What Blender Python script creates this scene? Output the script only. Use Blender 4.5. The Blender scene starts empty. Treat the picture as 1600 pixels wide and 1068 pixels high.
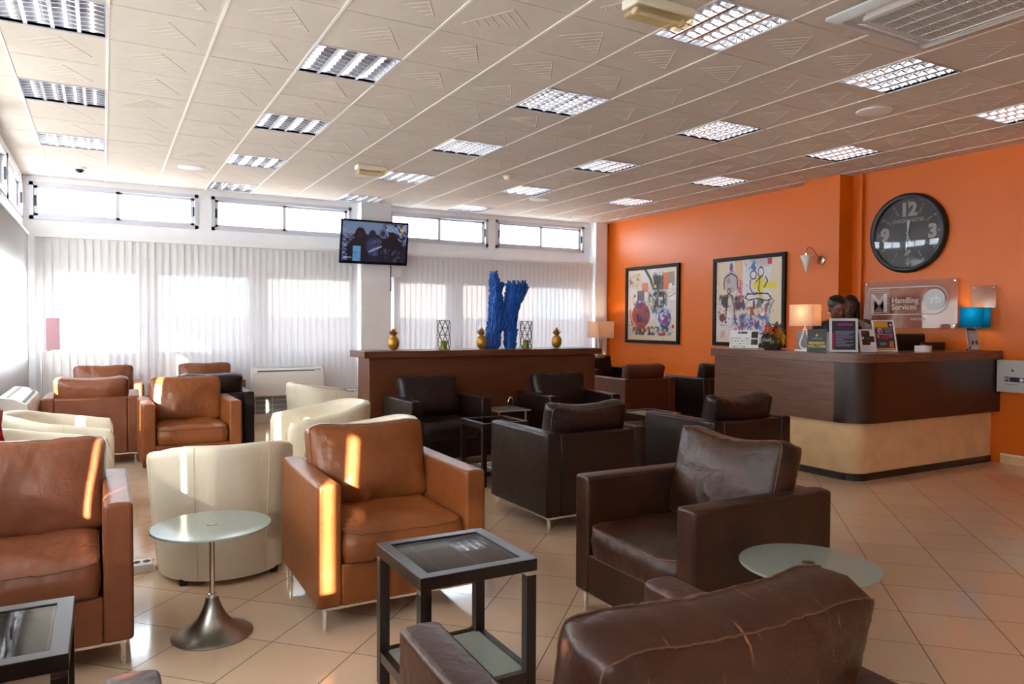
import bpy, bmesh, math, random
import numpy as np
from mathutils import Vector, Matrix, noise
S = bpy.context.scene
C = S.collection
PI = math.pi

# ------------------------------------------------------------------ camera, sky, sun, exposure
def basis(yaw, pitch, roll):
    f = Vector((math.sin(yaw)*math.cos(pitch), math.cos(yaw)*math.cos(pitch), math.sin(pitch)))
    r = Vector((math.cos(yaw), -math.sin(yaw), 0)); u = r.cross(f)
    return r*math.cos(roll)+u*math.sin(roll), u*math.cos(roll)-r*math.sin(roll), f
HC = 1.41
cam_data = bpy.data.cameras.new('camera'); cam = bpy.data.objects.new('camera', cam_data); C.objects.link(cam)
r_, u_, f_ = basis(0.509517, -0.0248244, 0.0046410)
m = Matrix((r_, u_, -f_)).transposed().to_4x4(); m.translation = (0, 0, HC); cam.matrix_world = m
cam_data.sensor_width = 36; cam_data.lens = 1142.76*36/1600; cam_data.clip_start = .05; cam_data.clip_end = 200
S.camera = cam

W = bpy.data.worlds.new('sky'); S.world = W; W.use_nodes = True
bg = W.node_tree.nodes['Background']; bg.inputs[0].default_value = (.78, .88, 1.0, 1); bg.inputs[1].default_value = 13
sun_d = bpy.data.lights.new('sun', 'SUN'); sun = bpy.data.objects.new('sun', sun_d); C.objects.link(sun)
SUN = Vector((.39, .73, -.23)).normalized()
sun.rotation_euler = SUN.to_track_quat('-Z', 'Y').to_euler(); sun.location = (-10, -10, 8)
sun_d.energy = 58; sun_d.angle = math.radians(.6); sun_d.color = (1, .92, .80)

S.view_settings.view_transform = 'Standard'; S.view_settings.look = 'None'
S.view_settings.exposure = 0.68; S.view_settings.gamma = 1; S.view_settings.use_curve_mapping = False
S.cycles.max_bounces = 10; S.cycles.diffuse_bounces = 6; S.cycles.glossy_bounces = 4
S.cycles.transmission_bounces = 6; S.cycles.transparent_max_bounces = 24
S.cycles.caustics_reflective = False; S.cycles.caustics_refractive = False
S.cycles.sample_clamp_indirect = 8; S.cycles.use_denoising = True

# ------------------------------------------------------------------ materials
def lin(c):
    if max(c) > 1: c = [v/255 for v in c]
    return tuple((v/12.92 if v <= .04045 else ((v+.055)/1.055)**2.4) for v in c[:3])+(1,)
def mat(name, c, rough=.5, metal=0, spec=.5, var=0, vscale=4, bump=0, bscale=60, emit=None, es=0, coat=0, trans=0, stretch=None):
    M = bpy.data.materials.new(name); M.use_nodes = True; N = M.node_tree.nodes; L = M.node_tree.links
    p = N['Principled BSDF']; col = lin(c)
    p.inputs['Base Color'].default_value = col; p.inputs['Roughness'].default_value = rough
    p.inputs['Metallic'].default_value = metal; p.inputs['Specular IOR Level'].default_value = spec
    p.inputs['Coat Weight'].default_value = coat; p.inputs['Coat Roughness'].default_value = .08
    p.inputs['Transmission Weight'].default_value = trans
    if emit: p.inputs['Emission Color'].default_value = lin(emit); p.inputs['Emission Strength'].default_value = es
    tc = N.new('ShaderNodeTexCoord'); mp = N.new('ShaderNodeMapping'); L.new(tc.outputs['Object'], mp.inputs[0])
    if stretch: mp.inputs['Scale'].default_value = stretch
    if var:
        n = N.new('ShaderNodeTexNoise'); n.inputs['Scale'].default_value = vscale; n.inputs['Detail'].default_value = 6
        L.new(mp.outputs[0], n.inputs[0]); r = N.new('ShaderNodeValToRGB')
        r.color_ramp.elements[0].position = .3; r.color_ramp.elements[1].position = .72
        r.color_ramp.elements[0].color = tuple(v*(1-var) for v in col[:3])+(1,)
        r.color_ramp.elements[1].color = tuple(min(1, v*(1+var)) for v in col[:3])+(1,)
        L.new(n.outputs[0], r.inputs[0]); L.new(r.outputs[0], p.inputs['Base Color'])
    if bump:
        n = N.new('ShaderNodeTexNoise'); n.inputs['Scale'].default_value = bscale; n.inputs['Detail'].default_value = 4
        L.new(mp.outputs[0], n.inputs[0]); b = N.new('ShaderNodeBump'); b.inputs['Strength'].default_value = bump
        b.inputs['Distance'].default_value = .01; L.new(n.outputs[0], b.inputs['Height']); L.new(b.outputs[0], p.inputs['Normal'])
    return M
def leather(name, c, worn, rough=.36, wear=.35, scratch=0, spec=.45):
    M = bpy.data.materials.new(name); M.use_nodes = True; N = M.node_tree.nodes; L = M.node_tree.links
    p = N['Principled BSDF']; p.inputs['Specular IOR Level'].default_value = spec
    tc = N.new('ShaderNodeTexCoord')
    n1 = N.new('ShaderNodeTexNoise'); n1.inputs['Scale'].default_value = 5; n1.inputs['Detail'].default_value = 8; n1.inputs['Roughness'].default_value = .65
    L.new(tc.outputs['Object'], n1.inputs[0])
    r = N.new('ShaderNodeValToRGB'); e = r.color_ramp.elements
    e[0].position = .38; e[1].position = .78; e[0].color = (0, 0, 0, 1); e[1].color = (wear*1.6,)*3+(1,)
    L.new(n1.outputs[0], r.inputs[0])
    mx = N.new('ShaderNodeMix'); mx.data_type = 'RGBA'; mx.inputs['A'].default_value = lin(c); mx.inputs['B'].default_value = lin(worn)
    L.new(r.outputs[0], mx.inputs['Factor']); last = mx.outputs['Result']
    if scratch:
        mp = N.new('ShaderNodeMapping'); mp.inputs['Scale'].default_value = (22, 3, 4); mp.inputs['Rotation'].default_value = (.2, .5, .1)
        L.new(tc.outputs['Object'], mp.inputs[0])
        n2 = N.new('ShaderNodeTexNoise'); n2.inputs['Scale'].default_value = 3.2; n2.inputs['Detail'].default_value = 3; L.new(mp.outputs[0], n2.inputs[0])
        r2 = N.new('ShaderNodeValToRGB'); r2.color_ramp.elements[0].position = .66; r2.color_ramp.elements[1].position = .76
        r2.color_ramp.elements[1].color = (scratch,)*3+(1,); L.new(n2.outputs[0], r2.inputs[0])
        m2 = N.new('ShaderNodeMix'); m2.data_type = 'RGBA'; m2.inputs['B'].default_value = lin((176, 116, 78))
        L.new(r2.outputs[0], m2.inputs['Factor']); L.new(last, m2.inputs['A']); last = m2.outputs['Result']
    L.new(last, p.inputs['Base Color'])
    rr = N.new('ShaderNodeMapRange'); rr.inputs['To Min'].default_value = rough-.10; rr.inputs['To Max'].default_value = rough+.10
    L.new(n1.outputs[0], rr.inputs[0]); L.new(rr.outputs[0], p.inputs['Roughness'])
    v = N.new('ShaderNodeTexVoronoi'); v.inputs['Scale'].default_value = 190; L.new(tc.outputs['Object'], v.inputs[0])
    n3 = N.new('ShaderNodeTexNoise'); n3.inputs['Scale'].default_value = 9; n3.inputs['Detail'].default_value = 6; n3.inputs['Distortion'].default_value = 2.2
    L.new(tc.outputs['Object'], n3.inputs[0])
    a = N.new('ShaderNodeMath'); a.operation = 'MULTIPLY_ADD'; a.inputs[1].default_value = .05; L.new(v.outputs['Distance'], a.inputs[0]); L.new(n3.outputs[0], a.inputs[2])
    b = N.new('ShaderNodeBump'); b.inputs['Strength'].default_value = .26; b.inputs['Distance'].default_value = .014
    L.new(a.outputs[0], b.inputs['Height']); L.new(b.outputs[0], p.inputs['Normal'])
    return M
def wood(name, c, dark, rough=.35, scale=(1.2, 1.2, 26), coat=0.0):
    M = bpy.data.materials.new(name); M.use_nodes = True; N = M.node_tree.nodes; L = M.node_tree.links
    p = N['Principled BSDF']; p.inputs['Roughness'].default_value = rough; p.inputs['Coat Weight'].default_value = coat
    tc = N.new('ShaderNodeTexCoord'); mp = N.new('ShaderNodeMapping'); mp.inputs['Scale'].default_value = scale; L.new(tc.outputs['Object'], mp.inputs[0])
    n = N.new('ShaderNodeTexNoise'); n.inputs['Scale'].default_value = 3; n.inputs['Detail'].default_value = 7; n.inputs['Distortion'].default_value = .4; L.new(mp.outputs[0], n.inputs[0])
    r = N.new('ShaderNodeValToRGB'); r.color_ramp.elements[0].position = .3; r.color_ramp.elements[1].position = .75
    r.color_ramp.elements[0].color = lin(dark); r.color_ramp.elements[1].color = lin(c); L.new(n.outputs[0], r.inputs[0]); L.new(r.outputs[0], p.inputs['Base Color'])
    b = N.new('ShaderNodeBump'); b.inputs['Strength'].default_value = .06; L.new(n.outputs[0], b.inputs['Height']); L.new(b.outputs[0], p.inputs['Normal'])
    return M
def mixmat(name, parts):
    """layer simple shaders: [(shader type, settings, weight)], weights mix one over the other"""
    M = bpy.data.materials.new(name); M.use_nodes = True; N = M.node_tree.nodes; L = M.node_tree.links
    out = N['Material Output']; N.remove(N['Principled BSDF']); cur = None
    for typ, st, w in parts:
        s = N.new(typ)
        for k, v in st.items(): s.inputs[k].default_value = v
        if cur is None: cur = s.outputs[0]
        else:
            x = N.new('ShaderNodeMixShader'); x.inputs[0].default_value = w
            L.new(cur, x.inputs[1]); L.new(s.outputs[0], x.inputs[2]); cur = x.outputs[0]
    L.new(cur, out.inputs[0]); return M
def vcol_mat(name, rough=.5, emit=0):
    M = bpy.data.materials.new(name); M.use_nodes = True; N = M.node_tree.nodes; L = M.node_tree.links
    p = N['Principled BSDF']; p.inputs['Roughness'].default_value = rough
    a = N.new('ShaderNodeAttribute'); a.attribute_name = 'pigment'
    if emit:
        p.inputs['Base Color'].default_value = (.01, .01, .012, 1); L.new(a.outputs[0], p.inputs['Emission Color']); p.inputs['Emission Strength'].default_value = emit
    else: L.new(a.outputs[0], p.inputs['Base Color'])
    return M

T = 'ShaderNodeBsdfTransparent'; G = 'ShaderNodeBsdfGlossy'; D = 'ShaderNodeBsdfDiffuse'; TL = 'ShaderNodeBsdfTranslucent'
M_ = {}
M_['white'] = mat('painted white', (238, 238, 238), .5, var=.03)
M_['whiteplaster'] = mat('white plaster', (236, 236, 238), .7, var=.03, bump=.05, bscale=80)
M_['orange'] = mat('orange wall paint', (224, 108, 10), .42, var=.04, vscale=1.2, bump=.03, bscale=120)
M_['tile'] = mat('ceiling tile', (216, 207, 196), .85, var=.03, vscale=9, bump=.12, bscale=160)
M_['tbar'] = mat('ceiling rail white', (246, 243, 236), .5)
M_['alu'] = mat('aluminium frame', (206, 206, 214), .45, .1)
M_['black'] = mat('black plastic', (22, 22, 26), .4)
M_['chrome'] = mat('chrome', (225, 225, 226), .12, 1)
M_['steel'] = mat('brushed steel', (178, 174, 168), .3, 1, var=.06, vscale=30, stretch=(1, 1, 20))
M_['mirror'] = mat('louvre mirror metal', (228, 230, 236), .18, 1)
M_['tube'] = mat('fluorescent tube', (250, 250, 250), .4, emit=(255, 250, 242), es=2.0)  # faint glow stands in for window light reflected in the louvres
M_['beigeplastic'] = mat('cream plastic', (236, 229, 208), .45)
M_['clearplastic'] = mixmat('clear ribbed plastic', [(T, {0: lin((250, 240, 210))}, 0), (D, {0: lin((238, 228, 196))}, .18), (G, {0: (1, 1, 1, 1), 1: .15}, .08)])
M_['glass'] = mixmat('window glass', [(T, {0: (.97, .985, .98, 1)}, 0), (G, {0: (1, 1, 1, 1), 1: .02}, .06)])
def glass_fres(name, tint, rough=.03, extra=None):
    M = bpy.data.materials.new(name); M.use_nodes = True; N = M.node_tree.nodes; L = M.node_tree.links
    out = N['Material Output']; N.remove(N['Principled BSDF'])
    t = N.new(T); t.inputs[0].default_value = tint; cur = t.outputs[0]
    if extra:
        d = N.new(D); d.inputs[0].default_value = extra[0]; tl = N.new(TL); tl.inputs[0].default_value = extra[0]
        a = N.new('ShaderNodeMixShader'); L.new(d.outputs[0], a.inputs[1]); L.new(tl.outputs[0], a.inputs[2]); a.inputs[0].default_value = .35
        x = N.new('ShaderNodeMixShader'); x.inputs[0].default_value = extra[1]; L.new(cur, x.inputs[1]); L.new(a.outputs[0], x.inputs[2]); cur = x.outputs[0]
    g = N.new(G); g.inputs[1].default_value = rough; fr = N.new('ShaderNodeFresnel'); fr.inputs[0].default_value = 1.52
    x = N.new('ShaderNodeMixShader'); L.new(fr.outputs[0], x.inputs[0]); L.new(cur, x.inputs[1]); L.new(g.outputs[0], x.inputs[2]); L.new(x.outputs[0], out.inputs[0])
    return M
M_['tableglass'] = glass_fres('smoked table glass', (.62, .62, .62, 1), .02)
M_['frost'] = glass_fres('frosted green glass', (.8, .9, .84, 1), .14, (lin((196, 210, 200)), .8))
M_['acrylic'] = glass_fres('clear acrylic', (.93, .95, .95, 1), .03)
M_['signacrylic'] = glass_fres('frosted acrylic sign', (.95, .92, .9, 1), .02, (lin((236, 214, 200)), .12))
M_['blind'] = mixmat('sheer blind fabric', [(D, {0: lin((238, 237, 238))}, 0), (TL, {0: (.17, .175, .19, 1)}, .20), (T, {0: (1, 1, 1, 1)}, .028)])
M_['sunblind'] = mixmat('sunlit blind fabric', [(D, {0: lin((238, 237, 238))}, 0), (TL, {0: (.50, .51, .53, 1)}, .45), (T, {0: (1, 1, 1, 1)}, .01)])  # same fabric made more translucent so the left blinds glow and light the room
M_['tan'] = leather('tan leather', (126, 68, 32), (158, 96, 52), .34)
M_['cognac'] = leather('reddish tan leather', (118, 66, 42), (148, 90, 60), .34)
M_['brown'] = leather('mid brown leather', (42, 21, 12), (84, 48, 29), .37, .4, 0, .42)
M_['scuffed'] = leather('scuffed brown leather', (48, 23, 15), (84, 46, 29), .36, .4, .6, .4)
M_['espresso'] = leather('espresso leather', (26, 14, 14), (44, 27, 25), .32, .3, 0, .36)
M_['espressoworn'] = leather('worn espresso leather', (27, 15, 14), (62, 38, 28), .33, .3, 0, .36)
M_['rust'] = leather('rust brown leather', (82, 38, 20), (104, 56, 34), .42)
M_['cream'] = leather('cream leather', (218, 208, 186), (226, 218, 200), .36, .3)
M_['seam'] = mat('seam thread', (124, 82, 54), .6)
M_['seambrown'] = mat('brown seam', (88, 54, 36), .6)
M_['seamdark'] = mat('dark seam', (70, 46, 36), .6)
M_['seamcream'] = mat('cream seam', (206, 194, 166), .6)
M_['darkwood'] = wood('dark stained wood', (36, 25, 22), (24, 16, 14), .3, (26, 1.2, 1.2))
M_['divwood'] = wood('brown veneer', (112, 62, 36), (86, 46, 26), .38, (.8, 6, 22))
M_['counterwood'] = wood('walnut veneer', (122, 86, 70), (98, 66, 53), .26, (1, 1, 24), .3)  # lighter tone paints the window sheen seen on the left panel
M_['counterwood_dark'] = wood('dark walnut laminate', (54, 30, 23), (38, 21, 16), .28, (1, 1, 24), .2)
M_['stucco'] = mat('polished beige stucco', (230, 194, 145), .3, var=.12, vscale=5, bump=.03, bscale=20)
M_['plinth'] = mat('dark plinth laminate', (46, 38, 34), .25, .3)
M_['gold'] = mat('brushed gold', (188, 144, 62), .36, .65, var=.12, vscale=14)
M_['bluepaint'] = mat('blue painted pegs', (8, 86, 180), .45, var=.3, vscale=22, bump=.3, bscale=60)
M_['candle'] = mat('green candle wax', (140, 160, 40), .5)
M_['wire'] = mat('bronze wire', (92, 82, 66), .4, .7)
M_['shade'] = mixmat('lamp shade fabric', [(D, {0: lin((226, 206, 188))}, 0), (TL, {0: lin((240, 214, 190))}, .45)])
M_['blueshade'] = mixmat('turquoise shade fabric', [(D, {0: lin((24, 132, 172))}, 0), (TL, {0: lin((40, 150, 190))}, .5)])
M_['bulb'] = mat('lit bulb', (255, 230, 200), .5, emit=(255, 214, 160), es=14)
M_['ceramicwhite'] = mat('white gloss', (244, 243, 240), .2)
M_['grey'] = mat('grey plastic', (150, 154, 158), .45)
M_['lightgrey'] = mat('light grey plastic', (208, 208, 206), .45)
M_['redglass'] = mat('red glass', (170, 14, 34), .12, trans=.3, bump=.5, bscale=40)
M_['leaf'] = mat('green leaf', (44, 84, 44), .45, var=.25); M_['leafdark'] = mat('dark leaf', (24, 46, 28), .4)
M_['leafblue'] = mat('eucalyptus leaf', (104, 140, 128), .5)
M_['petal'] = mat('orange petal', (226, 92, 36), .45, var=.25, vscale=20); M_['goldleaf'] = mat('mustard foliage', (176, 132, 36), .55, var=.3, vscale=12)
M_['vase'] = mat('smoked textured glass', (76, 70, 72), .12, .4, bump=.6, bscale=18)
M_['skin'] = mat('dark brown skin', (118, 72, 52), .42, var=.06); M_['skin2'] = mat('deep brown skin', (82, 50, 38), .45, var=.06)
M_['hair'] = mat('black hair', (18, 15, 15), .38, bump=.5, bscale=90, stretch=(1, 1, .15))
M_['navy'] = mat('dark navy cloth', (26, 24, 38), .8, bump=.1, bscale=200); M_['greycloth'] = mat('pale grey cloth', (176, 170, 164), .8, bump=.1, bscale=200)
M_['trouser'] = mat('black trouser cloth', (20, 20, 24), .85)
M_['eyewhite'] = mat('eye white', (150, 140, 130), .5); M_['pearl'] = mat('pearl', (240, 236, 224), .15)
M_['clockface'] = mat('charcoal clock face', (84, 78, 82), .5); M_['clockmark'] = mat('pale clock print', (196, 184, 176), .55)
M_['etch'] = mat('etched frosting', (226, 206, 196), .6)
M_['art'] = vcol_mat('printed pigment', .5); M_['screen'] = vcol_mat('lit screen picture', .3, .55)
M_['frame'] = mat('black frame wood', (20, 14, 16), .55, spec=.25)
M_['exteriorwall'] = mat('pale exterior wall', (214, 200, 196), .8); M_['asphalt'] = mat('pale paving', (176, 172, 166), .85, var=.05)
M_['blacksign'] = mat('black card', (34, 34, 38), .35); M_['goldprint'] = mat('gold print', (188, 158, 60), .4, .4); M_['paper'] = mat('white paper', (236, 234, 230), .6)
M_['socket'] = mat('white socket plastic', (228, 224, 220), .4); M_['darkgrille'] = mat('grey grille', (128, 130, 130), .5, bump=.2)

# floor tiles laid diagonally
def floor_mat():
    M = bpy.data.materials.new('diagonal beige gloss tiles'); M.use_nodes = True; N = M.node_tree.nodes; L = M.node_tree.links
    p = N['Principled BSDF']; g = N.new('ShaderNodeNewGeometry'); s = N.new('ShaderNodeSeparateXYZ'); L.new(g.outputs['Position'], s.inputs[0])
    def mth(op, a, b=None, c=None):
        x = N.new('ShaderNodeMath'); x.operation = op
        for k, v in enumerate((a, b, c)):
            if v is None: continue
            if isinstance(v, (int, float)): x.inputs[k].default_value = v
            else: L.new(v, x.inputs[k])
        return x.outputs[0]
    a = mth('DIVIDE', mth('SUBTRACT', mth('SUBTRACT', s.outputs[0], s.outputs[1]), 1.235), .5575)
    b = mth('DIVIDE', mth('SUBTRACT', mth('ADD', s.outputs[0], s.outputs[1]), 5.06), .5555)
    fa = mth('FRACT', a); fb = mth('FRACT', b)
    da = mth('MINIMUM', fa, mth('SUBTRACT', 1, fa)); db = mth('MINIMUM', fb, mth('SUBTRACT', 1, fb))
    g1 = mth('LESS_THAN', da, .0055); g2 = mth('LESS_THAN', db, .0045); gr = mth('MAXIMUM', g1, g2)
    cb = N.new('ShaderNodeCombineXYZ'); L.new(mth('FLOOR', a), cb.inputs[0]); L.new(mth('FLOOR', b), cb.inputs[1])
    wn = N.new('ShaderNodeTexWhiteNoise'); L.new(cb.outputs[0], wn.inputs[0])
    n = N.new('ShaderNodeTexNoise'); n.inputs['Scale'].default_value = 3; n.inputs['Detail'].default_value = 6; L.new(g.outputs['Position'], n.inputs[0])
    f = mth('MULTIPLY_ADD', wn.outputs[0], .35, mth('MULTIPLY', n.outputs[0], .6))
    r = N.new('ShaderNodeValToRGB'); r.color_ramp.elements[0].color = lin((212, 182, 152)); r.color_ramp.elements[1].color = lin((230, 204, 177)); L.new(f, r.inputs[0])
    mx = N.new('ShaderNodeMix'); mx.data_type = 'RGBA'; mx.inputs['B'].default_value = lin((70, 46, 34)); L.new(gr, mx.inputs['Factor']); L.new(r.outputs[0], mx.inputs['A'])
    L.new(mx.outputs['Result'], p.inputs['Base Color'])
    L.new(mth('MULTIPLY_ADD', gr, .5, mth('MULTIPLY_ADD', n.outputs[0], .08, .06)), p.inputs['Roughness'])
    bp = N.new('ShaderNodeBump'); bp.inputs['Strength'].default_value = .35; bp.inputs['Distance'].default_value = .003; L.new(mth('SUBTRACT', 1, gr), bp.inputs['Height']); L.new(bp.outputs[0], p.inputs['Normal'])
    return M
M_['floor'] = floor_mat()

# ------------------------------------------------------------------ mesh helpers
class MB:
    def __init__(s): s.v = []; s.f = []; s.mi = []; s.cur = 0
    def add(s, vs, fs):
        o = len(s.v); s.v += [tuple(v) for v in vs]; s.f += [tuple(i+o for i in f) for f in fs]; s.mi += [s.cur]*len(fs); return s
    def box(s, x0, x1, y0, y1, z0, z1, R=None):
        vs = [(x, y, z) for x in (x0, x1) for y in (y0, y1) for z in (z0, z1)]
        if R: vs = [R(Vector(v)) for v in vs]
        return s.add(vs, [(0, 1, 3, 2), (4, 6, 7, 5), (0, 4, 5, 1), (2, 3, 7, 6), (0, 2, 6, 4), (1, 5, 7, 3)])
    def lathe(s, prof, n=32, c=(0, 0, 0), axis='z', cap=True):
        vs = []; fs = []; k = len(prof)
        for i in range(n):
            a = 2*PI*i/n
            for r, z in prof:
                x, y = r*math.cos(a), r*math.sin(a)
                p = (x, y, z) if axis == 'z' else ((x, -z, y) if axis == '-y' else (z, x, y))
                vs.append((p[0]+c[0], p[1]+c[1], p[2]+c[2]))
        for i in range(n):
            j = (i+1) % n
            for q in range(k-1): fs.append((i*k+q, j*k+q, j*k+q+1, i*k+q+1))
        if cap:
            if prof[0][0] > 1e-6: fs.append(tuple(i*k for i in reversed(range(n))))
            if prof[-1][0] > 1e-6: fs.append(tuple(i*k+k-1 for i in range(n)))
        return s.add(vs, fs)
    def cyl(s, c, r, z0, z1, n=24): return s.lathe([(r, z0), (r, z1)], n, (c[0], c[1], 0))
    def tube(s, pts, r, n=8, closed=False, cap=True):
        pts = [Vector(p) for p in pts]; k = len(pts); vs = []; fs = []; up = None
        rr = r if isinstance(r, (list, tuple)) else [r]*k
        for i, p in enumerate(pts):
            if closed: t = (pts[(i+1) % k]-pts[i-1])
            else: t = pts[min(i+1, k-1)]-pts[max(i-1, 0)]
            t = t.normalized() if t.length > 1e-9 else Vector((0, 0, 1))
            if up is None: up = t.orthogonal().normalized()
            up = (up-t*up.dot(t)); up = up.normalized() if up.length > 1e-6 else t.orthogonal().normalized(); w = t.cross(up)
            for j in range(n):
                a = 2*PI*j/n; vs.append(p+(up*math.cos(a)+w*math.sin(a))*rr[i])
        for i in range(k if closed else k-1):
            i2 = (i+1) % k
            for j in range(n):
                j2 = (j+1) % n; fs.append((i*n+j, i*n+j2, i2*n+j2, i2*n+j))
        if cap and not closed: fs += [tuple(reversed(range(n))), tuple((k-1)*n+j for j in range(n))]
        return s.add(vs, fs)
    def prism(s, poly, z0, z1):
        n = len(poly); vs = [(x, y, z0) for x, y in poly]+[(x, y, z1) for x, y in poly]
        return s.add(vs, [tuple(reversed(range(n))), tuple(range(n, 2*n))]+[(i, (i+1) % n, n+(i+1) % n, n+i) for i in range(n)])
    def sphere(s, c, r, n=16, m=10, R=None):
        rx, ry, rz = r if isinstance(r, (tuple, list)) else (r, r, r); vs = [(0, 0, -1)]; fs = []
        for j in range(1, m):
            t = -PI/2+PI*j/m
            for i in range(n): a = 2*PI*i/n; vs.append((math.cos(t)*math.cos(a), math.cos(t)*math.sin(a), math.sin(t)))
        vs.append((0, 0, 1)); last = len(vs)-1
        for i in range(n): fs.append((0, 1+(i+1) % n, 1+i)); fs.append((last, last-n+i, last-n+(i+1) % n))
        for j in range(m-2):
            for i in range(n): a = 1+j*n; fs.append((a+i, a+(i+1) % n, a+n+(i+1) % n, a+n+i))
        vs = [Vector((x*rx, y*ry, z*rz)) for x, y, z in vs]
        if R is not None: vs = [R @ v for v in vs]
        return s.add([v+Vector(c) for v in vs], fs)
    def xf(s, fn, start=0):
        s.v[start:] = [tuple(fn(Vector(v))) for v in s.v[start:]]; return s
    def mesh(s, name, mats, smooth=35):
        me = bpy.data.meshes.new(name); me.from_pydata(s.v, [], s.f); me.update()
        for mt in (mats if isinstance(mats, (list, tuple)) else [mats]): me.materials.append(mt)
        if max(s.mi, default=0): me.polygons.foreach_set('material_index', s.mi)
        bm = bmesh.new(); bm.from_mesh(me); bmesh.ops.recalc_face_normals(bm, faces=bm.faces); bm.to_mesh(me); bm.free()
        if smooth:
            me.polygons.foreach_set('use_smooth', [True]*len(me.polygons)); me.set_sharp_from_angle(angle=math.radians(smooth))
        return me
    def obj(s, name, mats, parent=None, smooth=35, bevel=0, seg=2, subsurf=0, loc=None, rot=None):
        o = bpy.data.objects.new(name, s.mesh(name, mats, smooth)); C.objects.link(o)
        if parent is not None: o.parent = parent
        if loc is not None: o.location = loc
        if rot is not None: o.rotation_euler = rot
        if bevel:
            b = o.modifiers.new('bevel', 'BEVEL'); b.width = bevel; b.segments = seg; b.limit_method = 'ANGLE'; b.angle_limit = math.radians(40)
        if subsurf:
            u = o.modifiers.new('subsurf', 'SUBSURF'); u.levels = subsurf; u.render_levels = subsurf
        return o
def tag(o, label, cat, group=None, kind=None):
    o['label'] = label; o['category'] = cat
    if group: o['group'] = group
    if kind: o['kind'] = kind
    return o
def thing(name, label, cat, loc=(0, 0, 0), rz=0, group=None):
    o = bpy.data.objects.new(name, None); C.objects.link(o); o.location = loc; o.rotation_euler = (0, 0, rz); o.empty_display_size = .1
    return tag(o, label, cat, group)
def struct(mb, name, mt, parent=None, **k):
    o = mb.obj(name, mt, parent, **k)
    if parent is None: o['kind'] = 'structure'
    return o
def dup(root, loc, rz, label, group=None):
    r = root.copy(); C.objects.link(r); r.location = loc; r.rotation_euler = (0, 0, rz); r['label'] = label
    if group: r['group'] = group
    for ch in list(root.children):
        c = ch.copy(); C.objects.link(c); c.parent = r
        for g in list(ch.children):
            d = g.copy(); C.objects.link(d); d.parent = c
    return r
def text_mb(s, size, loc=(0, 0, 0), depth=.0006, align='CENTER', bold=0):
    """lettering as solid mesh in the XZ plane facing -Y, baseline at loc"""
    cu = bpy.data.curves.new('lettering', 'FONT'); cu.body = s; cu.size = size; cu.align_x = align; cu.extrude = depth; cu.offset = bold
    o = bpy.data.objects.new('lettering', cu); C.objects.link(o); dg = bpy.context.evaluated_depsgraph_get()
    me = bpy.data.meshes.new_from_object(o.evaluated_get(dg)); mb = MB()
    mb.add([(v.co.x+loc[0], -v.co.z+loc[1], v.co.y+loc[2]) for v in me.vertices], [tuple(p.vertices) for p in me.polygons])
    bpy.data.objects.remove(o); bpy.data.curves.remove(cu); bpy.data.meshes.remove(me); return mb
def panel(name, w, h, arr, mt, parent, loc=(0, 0, 0), rot=(0, 0, 0), thick=.002):
    """flat printed panel in XZ facing -Y, its print given by a colour grid (rows top to bottom, sRGB 0..1)"""
    H_, W_ = arr.shape[:2]; mb = MB(); xs = np.linspace(-w/2, w/2, W_+1); zs = np.linspace(h, 0, H_+1)
    vs = [(x, 0, z) for z in zs for x in xs]; fs = [(j*(W_+1)+i, j*(W_+1)+i+W_+1, j*(W_+1)+i+W_+2, j*(W_+1)+i+1) for j in range(H_) for i in range(W_)]
    me = bpy.data.meshes.new(name); me.from_pydata(vs, [], fs); me.materials.append(mt)
    a = np.clip(arr, 0, 1).reshape(-1, 3); l = np.where(a <= .04045, a/12.92, ((a+.055)/1.055)**2.4)
    ca = me.color_attributes.new('pigment', 'FLOAT_COLOR', 'CORNER'); q = np.ones((len(fs), 4, 4), np.float32); q[:, :, :3] = l[:, None, :]
    ca.data.foreach_set('color', q.ravel()); me.update()
    o = bpy.data.objects.new(name, me); C.objects.link(o); o.parent = parent; o.location = loc; o.rotation_euler = rot
    return o
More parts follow.
